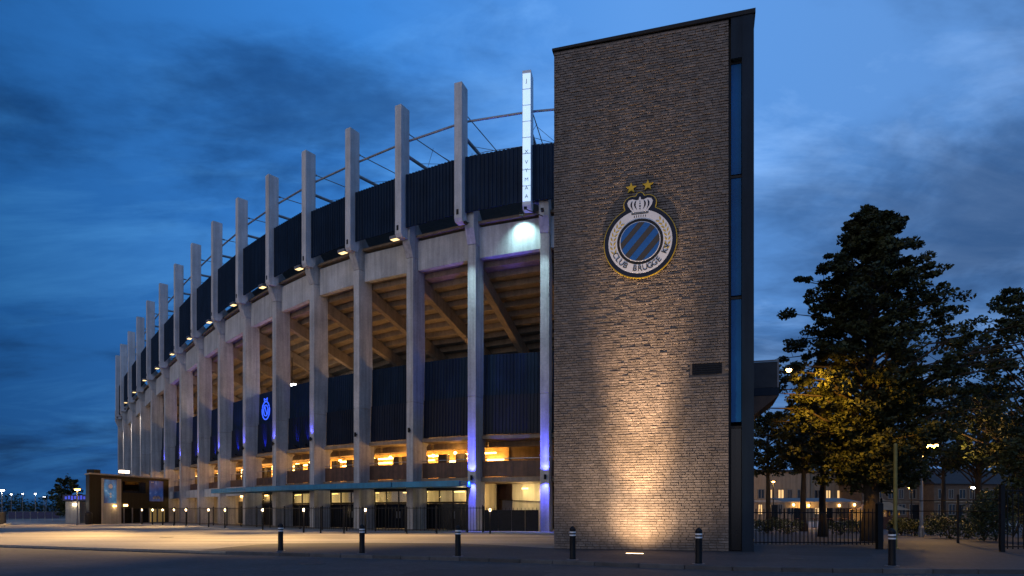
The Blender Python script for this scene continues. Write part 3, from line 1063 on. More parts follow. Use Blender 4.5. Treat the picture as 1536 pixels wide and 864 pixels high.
    # balcony lamps
    if k >= 1:
        for q in range(3):
            s_ = (.22 + .28 * q)
            lz = 5.55 + .12 * ((q + i) % 2)
            p = bpt(i, s_, -3.6 - .5 * ((q * 2 + i) % 3), lz)
            lm = obj('ceiling_lamp', B().lathe([(.02, -.13), (.10, -.09), (.13, 0), (.10, .08), (.02, .11)], p, 10), M_lampw, stand, smooth=True)
            obj('lamp_rod', B().tube([p + Vector((0, 0, .1)), Vector((p.x, p.y, 6.21))], .012, 5), M_black, lm)
        obj('glow_back_panel', bbox_(B(), i, .05, .05, -6.85, -6.98, 3.63, 6.2), M_amber, stand)  # panel added before the rear wall for a stronger amber glow
        obj('added_glow_strip', bbox_(B(), i, .7, .7, -5.4, -5.6, 5.62, 5.72), M_lampw, stand)  # these glowing strips are added to brighten the bar level
        obj('added_glow_strip', bbox_(B(), i, .5, L * .55, -6.5, -6.7, 5.2, 5.32), M_lampw, stand)
        obj('added_glow_strip', bbox_(B(), i, L * .6, .4, -6.4, -6.6, 5.35, 5.47), M_lampw, stand)
        light('balcony_light', 'POINT', bpt(i, .5, -2.2, 5.4), 50, WARM, stand, size=.25)
        light('balcony_light', 'POINT', bpt(i, .5, -5.0, 5.0), 210, WARM, stand, size=.25)
        # bar cabinets seen against the light
        for q in range(3):
            s_ = .18 + .28 * q + .05 * ((i + q) % 3)
            c_ = bpt(i, s_, -3.0, 0)
            obj('bar_cabinet', B().box((c_.x, c_.y, 4.55), (.55 + .15 * (i % 2), .45, 1.85), (TAN[i].x, TAN[i].y)), mat('dark_cabinet', (.03, .02, .014), .6, var=.3), stand)
    # ground floor
    if 1 <= k <= 5:
        OF = -1.75
        nb_ = 4
        w_ = (L - .2) / nb_
        b = B()
        bbox_(b, i, .05, .05, OF + .05, OF - .05, 2.78, 3.31)
        obj('fascia', b, M_black, stand)
        b = B()
        bbox_(b, i, .05, .05, OF + .04, OF - .04, 1.86, 2.0)
        for q in range(nb_ + 1):
            m0 = .08 + q * w_ - .04
            bbox_(b, i, m0, L - m0 - .08, OF + .05, OF - .05, 0.0, 1.858)
            bbox_(b, i, m0, L - m0 - .08, OF + .05, OF - .05, 2.002, 2.778)
        fr_ = obj('shopfront_frame', b, M_black, stand)
        for q in range(nb_):
            m0 = .08 + q * w_ + .045
            obj('window_pane', bbox_(B(), i, m0, L - (m0 + w_ - .09), OF + .01, OF - .01, 2.01, 2.77), M_glass, fr_)
            obj('door_pane', bbox_(B(), i, m0, L - (m0 + w_ - .09), OF + .01, OF - .01, 0.03, 1.85), M_blackpane, fr_)
            if q in (1, 2):
                obj('door_handle', B().tube([bpt(i, (m0 + (.1 if q == 2 else w_ - .2)) / L, OF + .06, .8), bpt(i, (m0 + (.1 if q == 2 else w_ - .2)) / L, OF + .06, 1.3)], .018, 6), M_steel, fr_)
        obj('interior_wall', bbox_(B(), i, .0, .0, -4.2, -4.3, 0.0, 3.3), M_plaster, stand)
        for q in range(2):
            obj('strip_light', bbox_(B(), i, .9 + q * (L / 2 - .6), L - (.9 + q * (L / 2 - .6)) - 1.1, -3.0 - .7 * q, -3.16 - .7 * q, 2.72, 2.78), M_lampy, stand)
        light('shop_light', 'POINT', bpt(i, .5, -3.0, 2.4), 150, (1.0, .66, .26), stand, size=.2)
    elif k == 0:
        # open service yard beside the tower
        obj('yard_wall', bbox_(B(), i, .2, 1.35, -4.4, -4.6, 0, 3.3), M_plaster, stand)
        obj('yard_door', bbox_(B(), i, L - 1.3, .2, -5.0, -5.12, 0, 2.1), M_grey, stand)
        yl = obj('yard_lamp', bbox_(B(), i, L - 4.05, 3.3, -6.9, -7.0, 2.0, 2.6), emit('yard_window', (1.0, .93, .72), 5), stand) if False else None
        obj('yard_lamp', bbox_(B(), i, L * .45, L * .45 , -4.32, -4.4, 2.9, 3.0), M_lampy, stand)
        obj('lit_window', bbox_(B(), i, .38, L - 1.1, -4.30, -4.38, 2.0, 2.75), emit('lit_window', (1.0, .92, .68), 4.5), stand)
        obj('cable_tray', B().tube([bpt(i, .12, -4.28, 1.95), bpt(i, .95, -4.28, 2.15)], .03, 6), M_black, stand)
        light('yard_light', 'POINT', bpt(i, .42, -3.5, 2.6), 75, (1.0, .74, .34), stand, size=.12)
    elif k >= 6:
        obj('entrance_wall', bbox_(B(), i, .0, .0, -3.6, -3.75, 0, 3.3), M_plaster, stand)
        obj('entrance_door', bbox_(B(), i, L * .35, L * .3, -3.5, -3.58, 0, 2.3), M_black, stand)
        obj('entrance_lamp', bbox_(B(), i, L * .5 - .2, L * .5 - .2, -3.3, -3.5, 2.75, 2.95), M_lampw, stand)
        light('entrance_light', 'POINT', bpt(i, .5, -2.6, 2.6), 60, (1.0, .58, .20), stand, size=.15)
        obj('window_box', bbox_(B(), i, CW / 2 + .04, CW / 2 + .04, -.55, -.84, 2.75, 3.60), M_beam, stand)

# roof deck over the terrace
for i in range(NCOL - 1):
    obj('roof_sheet', bbox_(B(), i, 0.0, 0.0, -2.2, -14.5, ZB[i] + 2.6, ZB[i] + 2.75, ZB[i + 1] + 2.6, ZB[i + 1] + 2.75), M_grey, stand)
# end walls so the stand is closed
for i in (0, NCOL - 1):
    b = B()
    b.prism([cpt(i, (-.32 if i == 0 else .32), o_, z) for o_, z in ((-1.4, 0), (-1.4, ZB[i] - 2), (-12.8, ZB[i] - 6.5), (-12.8, 0))], TAN[i] * (-.2 if i == 0 else .2))
    obj('end_wall', b, M_conc2, stand)

# lit sign mast
i0 = IDX0
mo = (MP[i0] - CP[i0]).dot(NRM[i0]); ma = (MP[i0] - CP[i0]).dot(TAN[i0])
zt_, zb = ZT[i0], ZB[i0]
nseg = 8
M_signw = emit('sign_white', (.60, .80, 1.0), .85)
sg = None
for q in range(nseg):
    z0_ = zb + .45 + q * (zt_ - zb - .6) / nseg
    z1_ = zb + .45 + (q + 1) * (zt_ - zb - .6) / nseg - .09
    b = B()
    c_ = cpt(i0, ma, mo + .03, (z0_ + z1_) / 2)
    b.box(c_, (MW - .06, .05, z1_ - z0_), (TAN[i0].x, TAN[i0].y))
    sg = obj('light_box', b, M_signw, stand)
M_signmark = mat('grey_sign_mark', (.12, .16, .22), .6)
for ch, zf in (('A', .035), ('A', .10), ('M', .165), ('Y', .235), ('V', .30), ('X', .38), ('J', .93)):
    z_ = zb + .45 + zf * (zt_ - zb - .6)
    place_text('sign_letter', ch, .34, cpt(i0, ma, mo + .062, z_), -TAN[i0], (0, 0, 1), M_signmark, stand, .004)
light('sign_spot', 'SPOT', cpt(i0, ma - .1, mo + 1.0, zb - .3), 60, (.75, .9, 1.0), stand, target=cpt(i0, ma, mo, zt_ - 3), size=.05, spot=50, blend=.8)
obj('sign_spot_head', B().box(cpt(i0, ma - .1, mo + 1.0, zb - .42), (.2, .2, .12)), M_black, stand)
obj('sign_spot_arm', B().tube([cpt(i0, ma - .1, mo + 1.0, zb - .47), cpt(i0, 0, .2, zb - .2)], .03), M_black, stand)
# cold white wash on the first ring beam and column heads
for i, a_ in ((IDX0, .5), ):
    p = bpt(i, .30, .35, ZB[i] + .05)
    h_ = obj('wash_light', B().box(p + Vector((0, 0, .05)), (.3, .16, .12), (TAN[i].x, TAN[i].y)), M_black, stand)
    obj('light_bracket', B().tube([p, bpt(i, .30, -.8, ZB[i] + .05)], .02), M_black, h_)
    light('wash_beam', 'SPOT', p - Vector((0, 0, .12)), 420, (.55, .95, 1.0), stand, target=bpt(i, .30, -.50, ZB[i] - 1.2), size=.06, spot=110, blend=.9)
for i in (IDX0, IDX0 + 1):
    p = cpt(i, 0, .95, ZB[i] - .2)
    light('column_wash', 'SPOT', p, 2600, (.55, .88, 1.0), stand, target=cpt(i, 0, -.2, 9.0), size=.05, spot=34, blend=1.0)
    obj('column_wash_head', B().box(p + Vector((0, 0, .12)), (.18, .3, .16), (TAN[i].x, TAN[i].y)), M_black, stand)
    obj('light_bracket', B().tube([p + Vector((0, 0, .14)), cpt(i, 0, .2, ZB[i] + .2)], .025), M_black, stand)

# blue up-and-down lights on the columns
for i in range(IDX0, IDX0 + 11):
    k = i - IDX0
    z_ = 3.55 if k < 2 else 7.0
    p = cpt(i, -.05, .16, z_)
    h_ = obj('column_lamp', B().lathe([(.07, -.16), (.08, -.15), (.08, .15), (.07, .16)], p, 10), M_black, stand)
    obj('lamp_bracket', B().box(cpt(i, -.05, .05, z_), (.08, .12, .1), (TAN[i].x, TAN[i].y)), M_black, h_)
    if k in (2, 3):
        continue
    col_ = (.06, .07, 1.0)
    if k < 2:
        light('blue_uplight', 'SPOT', cpt(i, -.05, .38, z_ + .2), 800, col_, stand, target=cpt(i, -.05, .02, z_ + 2.2), size=.03, spot=105, blend=1.0)
        light('blue_uplight', 'SPOT', cpt(i, -.05, .38, z_ + .2), 2600, col_, stand, target=cpt(i, -.05, .0, z_ + 5.2), size=.03, spot=40, blend=1.0)
        light('blue_downlight', 'SPOT', cpt(i, -.05, .38, z_ - .2), 760, col_, stand, target=cpt(i, -.05, .02, z_ - 2.0), size=.03, spot=110, blend=1.0)
    else:
        light('blue_uplight', 'SPOT', cpt(i, -.05, .30, z_ + .2), 170, col_, stand, target=cpt(i, -.05, .02, z_ + 2.4), size=.03, spot=95, blend=1.0)
# blue light on the lower cladding of the far bays
for i in range(IDX0 + 4, IDX0 + 10):
    k = i - IDX0
    for sp_ in (.38, .66):
        p = bpt(i, sp_, -.80, 6.75)
        h_ = obj('panel_lamp', B().box(p, (.22, .16, .14), (TAN[i].x, TAN[i].y)), M_black, stand)
        obj('lamp_bracket', B().tube([p, bpt(i, sp_, -1.1, 6.66)], .02), M_black, h_)
        light('panel_uplight', 'SPOT', p + Vector((0, 0, .12)), 900 if k != 4 else 350, (.03, .05, 1.0), stand, target=bpt(i, sp_ + .02, -1.2, 8.0), size=.04, spot=56, blend=1.0)
# neon crest on the cladding, warm light behind
iN = IDX0 + 5
cc = bpt(iN, .62, -1.0, 10.3)
ta = (bpt(iN, 1, 0, 0) - bpt(iN, 0, 0, 0)).normalized()
def neon_ring(rx, rz, th, n=28):
    b = B()
    pts = [cc + ta * (rx * math.cos(2 * math.pi * j / n)) + Vector((0, 0, rz * math.sin(2 * math.pi * j / n))) for j in range(n + 1)]
    return b.tube(pts, th, 6, cap=False)
nc = obj('neon_crest', neon_ring(.72, .80, .055), M_signblue, stand)
obj('neon_ring', neon_ring(.42, .48, .05), M_signblue, nc)
obj('neon_bar', B().tube([cc + ta * -.2 + Vector((0, 0, -.32)), cc + ta * .2 + Vector((0, 0, .32))], .05, 6), M_signblue, nc)
obj('neon_crown', B().tube([cc + ta * -.25 + Vector((0, 0, .84)), cc + ta * -.3 + Vector((0, 0, 1.1)), cc + Vector((0, 0, .95)), cc + ta * .3 + Vector((0, 0, 1.1)), cc + ta * .25 + Vector((0, 0, .84))], .045, 6), M_signblue, nc)

# floodlights under the mast feet lighting the plaza
# (photo point lit, strength, cone)
POOLS = {2: [(690, 806, .9, 22), (600, 803, 1.0, 12)], 3: [(540, 806, 1.1, 20), (470, 800, 1.2, 12)], 4: [(430, 808, 1.2, 18), (380, 797, 1.2, 11)], 5: [(330, 808, 1.3, 14), (300, 797, 1.2, 11)],
         6: [(210, 802, 1.4, 12), (120, 811, .9, 16)], 7: [(90, 799, 1.5, 11), (20, 806, 1.2, 12)], 8: [(150, 791, 1.5, 10), (-40, 809, 1.0, 14)],
         9: [(60, 790, 1.4, 10), (240, 790, 1.3, 10)], 10: [(110, 787, 1.4, 10)], 11: [(30, 788, 1.4, 10)]}
for i in range(IDX0 + 2, IDX0 + 14):
    k = i - IDX0
    p = bpt(i, .16, .55, ZB[i] + .25)
    h_ = obj('plaza_floodlight', B().box(p, (.75, .45, .22), (TAN[i].x, TAN[i].y)), M_grey, stand)
    obj('flood_lens', B().box(p - Vector((0, 0, .12)), (.66, .36, .012), (TAN[i].x, TAN[i].y)), emit('flood_warm', (1.0, .68, .30), 2.2), h_)
    obj('flood_bracket', B().tube([p + Vector((0, 0, .1)), bpt(i, .16, .1, ZB[i] + .4)], .04), M_grey, h_)
    for q, (gx, gy, e_, cone_) in enumerate(POOLS.get(k, [])):
        src = p - Vector((0, 0, .2)) + TAN[i] * (.15 * (q * 2 - 1))
        tgt = px_ground(gx, gy)
        rr = tgt - src
        light('plaza_beam', 'SPOT', src, e_ * 1.5 * 4 * math.pi * rr.length_squared / max(.2, -rr.normalized().z), (1.0, .60, .22), stand, target=tgt, size=.1, spot=cone_ * 1.5, blend=.9)
# white downlights on the last columns
for i in (IDX0 + 12, IDX0 + 13, IDX0 + 14):
    p = cpt(i, 0, .8, ZB[i] - .9)
    h_ = obj('column_downlight', B().box(p, (.25, .25, .3), (TAN[i].x, TAN[i].y)), M_grey, stand)
    obj('light_bracket', B().tube([p + Vector((0, 0, .1)), cpt(i, 0, .1, ZB[i] - .7)], .03), M_grey, h_)
    light('white_downlight', 'SPOT', p - Vector((0, 0, .2)), 2600, (1.0, .9, .78), stand, target=cpt(i, 0, -.1, 6.0), size=.05, spot=40, blend=1.0)
# bright floodlight glimpsed through the stand
for i, z_ in ((IDX0 + 5, 12.6), (IDX0 + 8, 12.4)):
    p = bpt(i, .45, -3.0, z_)
    obj('pitch_floodlight', B().box(p, (.9, .3, .35), (TAN[i].x, TAN[i].y)), M_lampwht, stand)
    obj('light_bracket', B().tube([p, p + Vector((0, 0, 2.6))], .04), M_black, stand)

# entrance canopy in straight lengths
cz0, cz1 = 2.92, 3.30
can_px = [(700, 1.0), (618, 2), (560, 3)]
canopy = empty('entrance_canopy', bpt(IDX0 + 4, .5, .6, 2.9), 'long flat blue canopy over the ground floor entrances', 'canopy')
cpts = [(IDX0 + 1, 1.9), (IDX0 + 2, 2.0), (IDX0 + 3, 2.0), (IDX0 + 4, 2.0), (IDX0 + 5, 2.0), (IDX0 + 6, 2.0)]
for q, (i, out) in enumerate(cpts):
    a0 = cpt(i, .02 if q == 0 else 0, out, 0); a1 = cpt(i, .02 if q == 0 else 0, .03, 0)
    if q == len(cpts) - 1:
        c0 = cpt(i, 2.6, out, 0); c1 = cpt(i, 2.6, .03, 0)
    else:
        c0 = cpt(i + 1, 0, out, 0); c1 = cpt(i + 1, 0, .03, 0)
    d_ = (c0 - a0).normalized() * .012
    b = B()
    P = [a0 + d_, c0 - d_, c1 - d_, a1 + d_]
    b.hexa([p + Vector((0, 0, cz0)) for p in P] + [p + Vector((0, 0, cz1)) for p in P])
    obj('canopy_panel', b, M_canopy, canopy, bevel=.015)

# ================================================================== FENCES
def make_bar(name, h, w=.022, m=M_black, tip=False):
    me = bpy.data.meshes.new(name)
    b = B().box((0, 0, h / 2), (w, w, h))
    if tip:
        b.add([(-w / 2, -w / 2, h), (w / 2, -w / 2, h), (w / 2, w / 2, h), (-w / 2, w / 2, h), (0, 0, h + .05)], [(0, 1, 4), (1, 2, 4), (2, 3, 4), (3, 0, 4)])
    me.from_pydata(b.v, [], b.f)
    me.materials.append(m)
    return me
def fence(name, label, pts, h, spacing, z0=.06, postw=.07, postlen=2.6, group=None, barw=.022, m=M_black, cat='fence', tip=False, over=0.0, ends=True):
    """steel bar fence: posts, rails and every bar"""
    root = empty(name, pts[0], label, cat, group)
    bar = make_bar('bar', h - z0 + over, barw, m, tip)
    for a, c in zip(pts[:-1], pts[1:]):
        d = c - a
        L = d.length
        u = d.normalized()
        ang = math.atan2(u.y, u.x)
        n = max(1, round(L / postlen))
        for q in range(n + 1):
            if q == n and c is not pts[-1]:
                continue
            if not ends and (q == 0 or q == n):
                continue
            p = a + u * (L * q / n)
            obj('post', B().box(p + Vector((0, 0, (h + .08) / 2)), (postw, postw, h + .08), (u.x, u.y)), m, root)
        for zr in (z0 + .08, h - .10):
            mid = (a + c) / 2
            obj('rail', B().box(mid + Vector((0, 0, zr)), (L, .034, .04), (u.x, u.y)), m, root)
        nb = int(L / spacing)
        for q in range(1, nb):
            p = a + u * (L * q / nb)
            link_mesh('bar', bar, p + Vector((0, 0, z0)), root, (0, 0, ang))
    return root
fpx = [(700, 797.8), (608, 797.6), (520, 796.4), (450, 793.6), (385, 790.6), (320, 788.0), (262, 786.2), (228, 785.2)]
fpts = [px_ground(x, y) for x, y in fpx]
fence('security_fence', 'long black steel bar fence in front of the stand entrances', fpts, 1.62, .24, barw=.026)
# solid black gate across the yard
ga, gc = px_ground(727, 797.6), px_ground(808, 797.8)
gate = empty('yard_gate', (ga + gc) / 2, 'solid black gate between the blue lit columns', 'gate')
u = (gc - ga).normalized()
L = (gc - ga).length
npan = 4
for q in range(npan):
    c_ = ga + u * (L * (q + .5) / npan)
    obj('gate_board', B().box(c_ + Vector((0, 0, .72)), (L / npan - .012, .04, 1.36), (u.x, u.y)), M_black, gate)
for q in range(14):
    c_ = ga + u * (L * (q + .5) / 14)
    obj('spike', B().lathe([(.018, 1.40), (.018, 1.50), (.002, 1.58)], c_, 6), M_black, gate)
obj('post', B().box(ga + Vector((0, 0, .82)) - u * .05, (.08, .08, 1.64), (u.x, u.y)), M_black, gate)
fence('side_fence', 'short black steel bar fence between the fence end and the blue column', [px_ground(701.5, 798.6), px_ground(724, 798.6)], 1.62, .16, barw=.026, postlen=5)

# gate on the right of the tower
rg0, rg1 = px_ground(1128, 818.8), px_ground(1315, 819.4)
fence('sliding_gate', 'black bar sliding gate beside the tower', [rg0, rg1], 1.40, .152, z0=.06, postw=.05, postlen=8, barw=.03, cat='gate', over=.05)
gp_ = px_ground(1319, 824)
b = B().box(gp_ + Vector((0, 0, .80)), (.19, .19, 1.60))
b.lathe([(.13, 1.6), (.13, 1.63), (.02, 1.68)], gp_, 12)
tag(obj('gate_post', b, M_black), 'thick black square post at the end of the sliding gate', 'post')
# fence further right, high
hf0 = px_ground(1503, 828)
hf = fence('tall_gate', 'tall black bar gate with thick post beside the shrubs', [hf0, hf0 + Vector((3.6, -.5, 0))], 2.15, .16, z0=.1, postw=.13, postlen=4, barw=.028, cat='gate')
wf0, wf1 = px_at(1322, 31), px_at(1437, 28.7)
wf2 = px_at(1500, 26)
wfence = empty('wire_fence', wf0, 'thin wire fence on dark posts behind the gate post', 'fence')
for a, c in ((wf0, wf1), (wf1, wf2)):
    for zr in (1.35, 1.8):
        obj('rail', B().tube([a + Vector((0, 0, zr)), c + Vector((0, 0, zr))], .02, 6), M_black, wfence)
for p, h_ in ((wf0, 1.9), (wf1, 2.02), (wf2, 1.9)):
    obj('post', B().lathe([(.05, 0), (.05, h_), (.03, h_ + .04)], p, 10), M_black, wfence)

# ================================================================== BOLLARDS
def bollard_mesh():
    root_parts = []
    body = B().lathe([(.095, 0), (.092, .04), (.088, .06), (.086, .80), (.088, .815), (.088, .83)], (0, 0, 0), 18)
    cap = B().lathe([(.088, .83), (.092, .835), (.092, .85), (.07, .90), (.03, .93), (.012, .94)], (0, 0, 0), 18)
    b1 = B().lathe([(.0895, .745), (.0905, .75), (.0905, .785), (.0895, .79)], (0, 0, 0), 18)
    b2 = B().lathe([(.0895, .665), (.0905, .67), (.0905, .70), (.0895, .705)], (0, 0, 0), 18)
    bp_ = B().lathe([(.17, 0), (.17, .006), (.16, .009)], (0, 0, 0), 18)
    res = []
    for nm, bb, m in (('body', body, M_black), ('cap', cap, M_black), ('reflective_band', b1, M_refl), ('reflective_band', b2, M_refl), ('base_plate', bp_, M_grey)):
        me = bpy.data.meshes.new(nm)
        me.from_pydata(bb.v, [], bb.f)
        me.materials.append(m)
        me.polygons.foreach_set('use_smooth', [len(p.vertices) == 4 for p in me.polygons])
        res.append((nm, me))
    return res
BM = bollard_mesh()
bl = [((421, 826.3), 'black bollard with white bands standing at the tip of the pavement wedge'),
      ((543, 830.0), 'black bollard with white bands, second from the pavement tip'),
      ((687, 834.5), 'black bollard with white bands before the yard gate, third from the pavement tip'),
      ((859, 839.3), 'black bollard with white bands before the left part of the brick wall'),
      ((1048, 846.0), 'black bollard with white bands before the right edge of the brick wall'),
      ((1338, 849.0), 'black bollard with white bands in front of the yellowish pole')]
for (x, y), lab in bl:
    p = px_ground(x, y)
    p.z = .004
    r_ = empty('bollard', p, lab, 'bollard', 'bollards along the kerb')
    for nm, me in BM:
        link_mesh(nm, me, p, r_)

# light posts along the fence
lpx = [(735, 800.5, 1), (655, 800.2, 0), (610, 800.5, 0), (548, 800.3, 1), (516, 800.0, 0), (481, 799.6, 0), (455.5, 798.8, 1), (394, 795.4, 1), (337.5, 791.9, 1), (313, 790.8, 1), (279, 789.4, 1),
       (261, 788.4, 1), (244, 787.4, 1), (229, 786.8, 1), (213, 786.4, 1)]
LH = 1.62
nlit = nun = 0
ORD = ['', 'first', 'second', 'third', 'fourth', 'fifth', 'sixth', 'seventh', 'eighth', 'ninth', 'tenth', 'eleventh', 'twelfth', 'thirteenth']
for q, (x, y, lit) in enumerate(lpx):
    p = px_ground(x, y)
    nlit += lit
    nun += (not lit)
    if lit:
        r_ = empty('light_post', p, 'dark slim post with a lit lamp head, %s lit one counted from the yard gate' % ORD[nlit], 'lamp post', 'lit posts along the security fence')
        obj('shaft', B().lathe([(.055, 0), (.055, LH - .30)], p, 10), M_black, r_)
        obj('lamp_glass', B().lathe([(.05, LH - .30), (.055, LH - .28), (.055, LH - .14), (.05, LH - .13)], p, 10), emit('post_lamp', (1.0, .80, .52), 5), r_)
        obj('lamp_cap', B().lathe([(.07, LH - .13), (.07, LH - .10), (.02, LH - .06)], p, 10), M_black, r_)
        light('post_light', 'POINT', p + Vector((0, -.2, LH - .22)), 26, (1.0, .70, .36), r_, size=.06)
    else:
        b = B().lathe([(.045, 0), (.045, 1.52), (.055, 1.53), (.055, 1.58), (.02, 1.61)], p, 10)
        b.lathe([(.09, 0), (.09, .015), (.05, .02)], p, 10)
        tag(obj('fence_post', b, M_black), 'plain dark unlit post by the security fence, %s unlit one from the yard gate' % ORD[nun], 'post', 'unlit posts along the security fence')

# ================================================================== GATEHOUSE (left)
GL = px_at(134, 66.7)
GR = px_at(253, 79.0)
gu_ = (GR - GL).normalized()
gn = Vector((gu_.y, -gu_.x, 0))                          # faces the plaza
GLN = (GR - GL).length
gh = empty('gatehouse', (GL + GR) / 2, 'low black gatehouse with blue posters at the foot of the far columns', 'building')
GBK = Vector((-.62, .78, 0))
def gw(u_, z, w=0.0):
    if w < 0:
        return GL + gu_ * u_ - GBK * w + Vector((0, 0, z))
    return GL + gu_ * u_ + gn * w + Vector((0, 0, z))
def gbox(b, u0, u1, z0, z1, w0, w1):
    return b.hexa([gw(u0, z0, w1), gw(u1, z0, w1), gw(u1, z0, w0), gw(u0, z0, w0), gw(u0, z1, w1), gw(u1, z1, w1), gw(u1, z1, w0), gw(u0, z1, w0)])
def gpx(x, y, w=0.0):
    d = Vector(((x - CX) / FPX, 1.0, (HY - y) / FPX))
    c = Vector((0, 0, CAMH))
    t = (GL + gn * w - c).dot(gn) / d.dot(gn)
    p = c + d * t
    return (p - GL).dot(gu_), p.z
GH = 5.05
obj('wall', gbox(B(), 0, GLN, 0, GH - .14, -2.6, 0), M_dark_wall, gh)
obj('roof_edge', gbox(B(), -.15, GLN + .1, GH - .138, GH, -2.7, .12), M_paleconc, gh)
obj('side_wing', gbox(B(), .3, GLN - 3, 0, GH - .25, -3.2, -2.72), M_dark_wall, gh)
u0_, z1_ = gpx(152, 717); u1_, z0_ = gpx(180, 784)
pn = obj('pale_pier', gbox(B(), u0_, u1_, 0, z1_, .004, .14), M_paleconc, gh)
def poster_mat(name, c1, c2, c3):
    m = bpy.data.materials.new(name)
    m.use_nodes = True
    n, l = m.node_tree.nodes, m.node_tree.links
    b_ = n['Principled BSDF']
    geo = N(n, 'ShaderNodeNewGeometry')
    nz = N(n, 'ShaderNodeTexNoise')
    nz.inputs['Scale'].default_value = 1.1
    nz.inputs['Detail'].default_value = 5
    l.new(geo.outputs['Position'], nz.inputs['Vector'])
    rp = N(n, 'ShaderNodeValToRGB')
    rp.color_ramp.elements[0].position = .35
    rp.color_ramp.elements[0].color = (*c1, 1)
    rp.color_ramp.elements[1].position = .62
    rp.color_ramp.elements[1].color = (*c2, 1)
    e_ = rp.color_ramp.elements.new(.78)
    e_.color = (*c3, 1)
    l.new(nz.outputs[0], rp.inputs[0])
    l.new(rp.outputs[0], b_.inputs['Base Color'])
    l.new(rp.outputs[0], b_.inputs['Emission Color'])
    b_.inputs['Emission Strength'].default_value = .55
    return m
P1 = poster_mat('blue_poster_print', (.008, .035, .12), (.03, .16, .36), (.3, .5, .6))
P2 = poster_mat('navy_poster_print', (.006, .02, .09), (.012, .05, .2), (.25, .3, .4))
def poster(xa, ya, xb, yb, w, m, name):
    ua, zb_ = gpx(xa, ya, w); ub, za_ = gpx(xb, yb, w)
    o_ = obj(name, gbox(B(), ua, ub, za_, zb_, w, w + .03), m, gh)
    return ua, ub, za_, zb_, o_
ua, ub, za_, zb_, po = poster(156, 719, 174.5, 755, .142, P1, 'poster')
obj('poster_frame', gbox(B(), ua - .08, ub + .08, zb_ + .004, zb_ + .09, .141, .19), M_black, po)
for q, (uu, vv, rr) in enumerate(((.5, .72, .30), (.5, .40, .16), (.5, .28, .14))):
    c_ = gw(ua + (ub - ua) * uu, za_ + (zb_ - za_) * vv, .176)
    b = B()
    b.prism([c_ + gu_ * (rr * math.cos(t_ * math.pi / 5)) + Vector((0, 0, rr * .8 * math.sin(t_ * math.pi / 5))) for t_ in range(10)], gn * .006)
    obj('print_figure', b, M_white, po)
ua, ub, za_, zb_, po2 = poster(224, 721, 244.5, 752, .008, P2, 'poster')
for q in range(7):
    uu, vv, rr = (.15 + .1 * q, .93, .10) if q < 2 else (.30 + .1 * (q - 2), .16 + .05 * (q % 2), .20)
    c_ = gw(ua + (ub - ua) * uu, za_ + (zb_ - za_) * vv, .042)
    b = B()
    b.prism([c_ + gu_ * (rr * math.cos(t_ * math.pi / 4)) + Vector((0, 0, rr * .7 * math.sin(t_ * math.pi / 4))) for t_ in range(8)], gn * .005)
    obj('print_figure', b, M_paleconc, po2)
# dark window, glass doors
ua, zb_ = gpx(184, 722); ub, za_ = gpx(218, 740)
obj('window_pane', gbox(B(), ua, ub, za_, zb_, .004, .04), M_glassdark, gh)
for q in range(5):
    ua, zb_ = gpx(186 + 12.6 * q, 763, .01)
    ub, za_ = gpx(196.5 + 12.6 * q, 783, .01)
    dp = obj('glass_door', gbox(B(), ua, ub, .05, zb_, .004, .05), M_glassdark if q < 3 else emit('lit_foyer', (.75, .55, .2), .16), gh)
    obj('door_frame', gbox(B(), ua - .09, ua - .01, .0, zb_ + .1, .002, .09), M_grey, gh)
ua, zz1 = gpx(163, 759)
lpz = gw(ua + .6, zz1, .22)
obj('wall_lamp', B().box(lpz, (.3, .14, .14), (gu_.x, gu_.y)), M_lampw, gh)
light('wall_light', 'POINT', lpz + gn * .3, 16, (1.0, .65, .3), gh, size=.1)
ua, zz1 = gpx(187, 758)
lpz = gw(ua, zz1, .12)
obj('wall_lamp', B().box(lpz, (.5, .1, .2), (gu_.x, gu_.y)), M_lampw, gh)
# roof plant and floodlight on the roof
c_ = gw(.8, GH + .2, -1.2)
obj('roof_unit', B().box(c_, (.9, .8, .4), (gu_.x, gu_.y)), M_black, gh)
c_ = gw(5.2, GH + .42, -1.0)
obj('roof_lamp', B().box(c_, (1.1, .4, .26), (gu_.x, gu_.y)), emit('roof_lamp', (1.0, .75, .55), 9), gh)
obj('lamp_stand', B().box(c_ - Vector((0, 0, .28)), (.12, .12, .3), (gu_.x, gu_.y)), M_black, gh)

# ticket kiosk
kp = px_ground(107, 785.0)
ks = empty('ticket_kiosk', kp, 'small pale kiosk with a blue lettered sign on its roof', 'kiosk')
obj('wall', B().box(kp + Vector((0, 1.0, 1.15)), (1.5, 1.6, 2.3)), M_paleconc, ks)
sgn = obj('roof_sign', B().box(kp + Vector((.35, .15, 2.68)), (2.6, .2, .62)), mat('navy_sign', (.01, .012, .06), .4), ks)
for q, xx in enumerate((-.95, -.62, -.3, .02, .34, .66, .98)):
    obj('sign_mark', B().box(kp + Vector((.35 + xx, .04, 2.68 + .04 * (q % 2))), (.2, .02, .3 + .06 * (q % 3))), M_ledsign, sgn)
kl = kp + Vector((.3, .12, 1.95))
obj('wall_lamp', B().box(kl, (.42, .12, .18)), emit('kiosk_lamp', (1.0, .86, .6), 12), ks)
light('kiosk_light', 'POINT', kl + Vector((0, -.35, 0)), 12, (1.0, .8, .5), ks, size=.08)
obj('kiosk_post', B().box(kp + Vector((1.55, .2, 1.5)), (.09, .09, 3.0)), M_steel, ks)

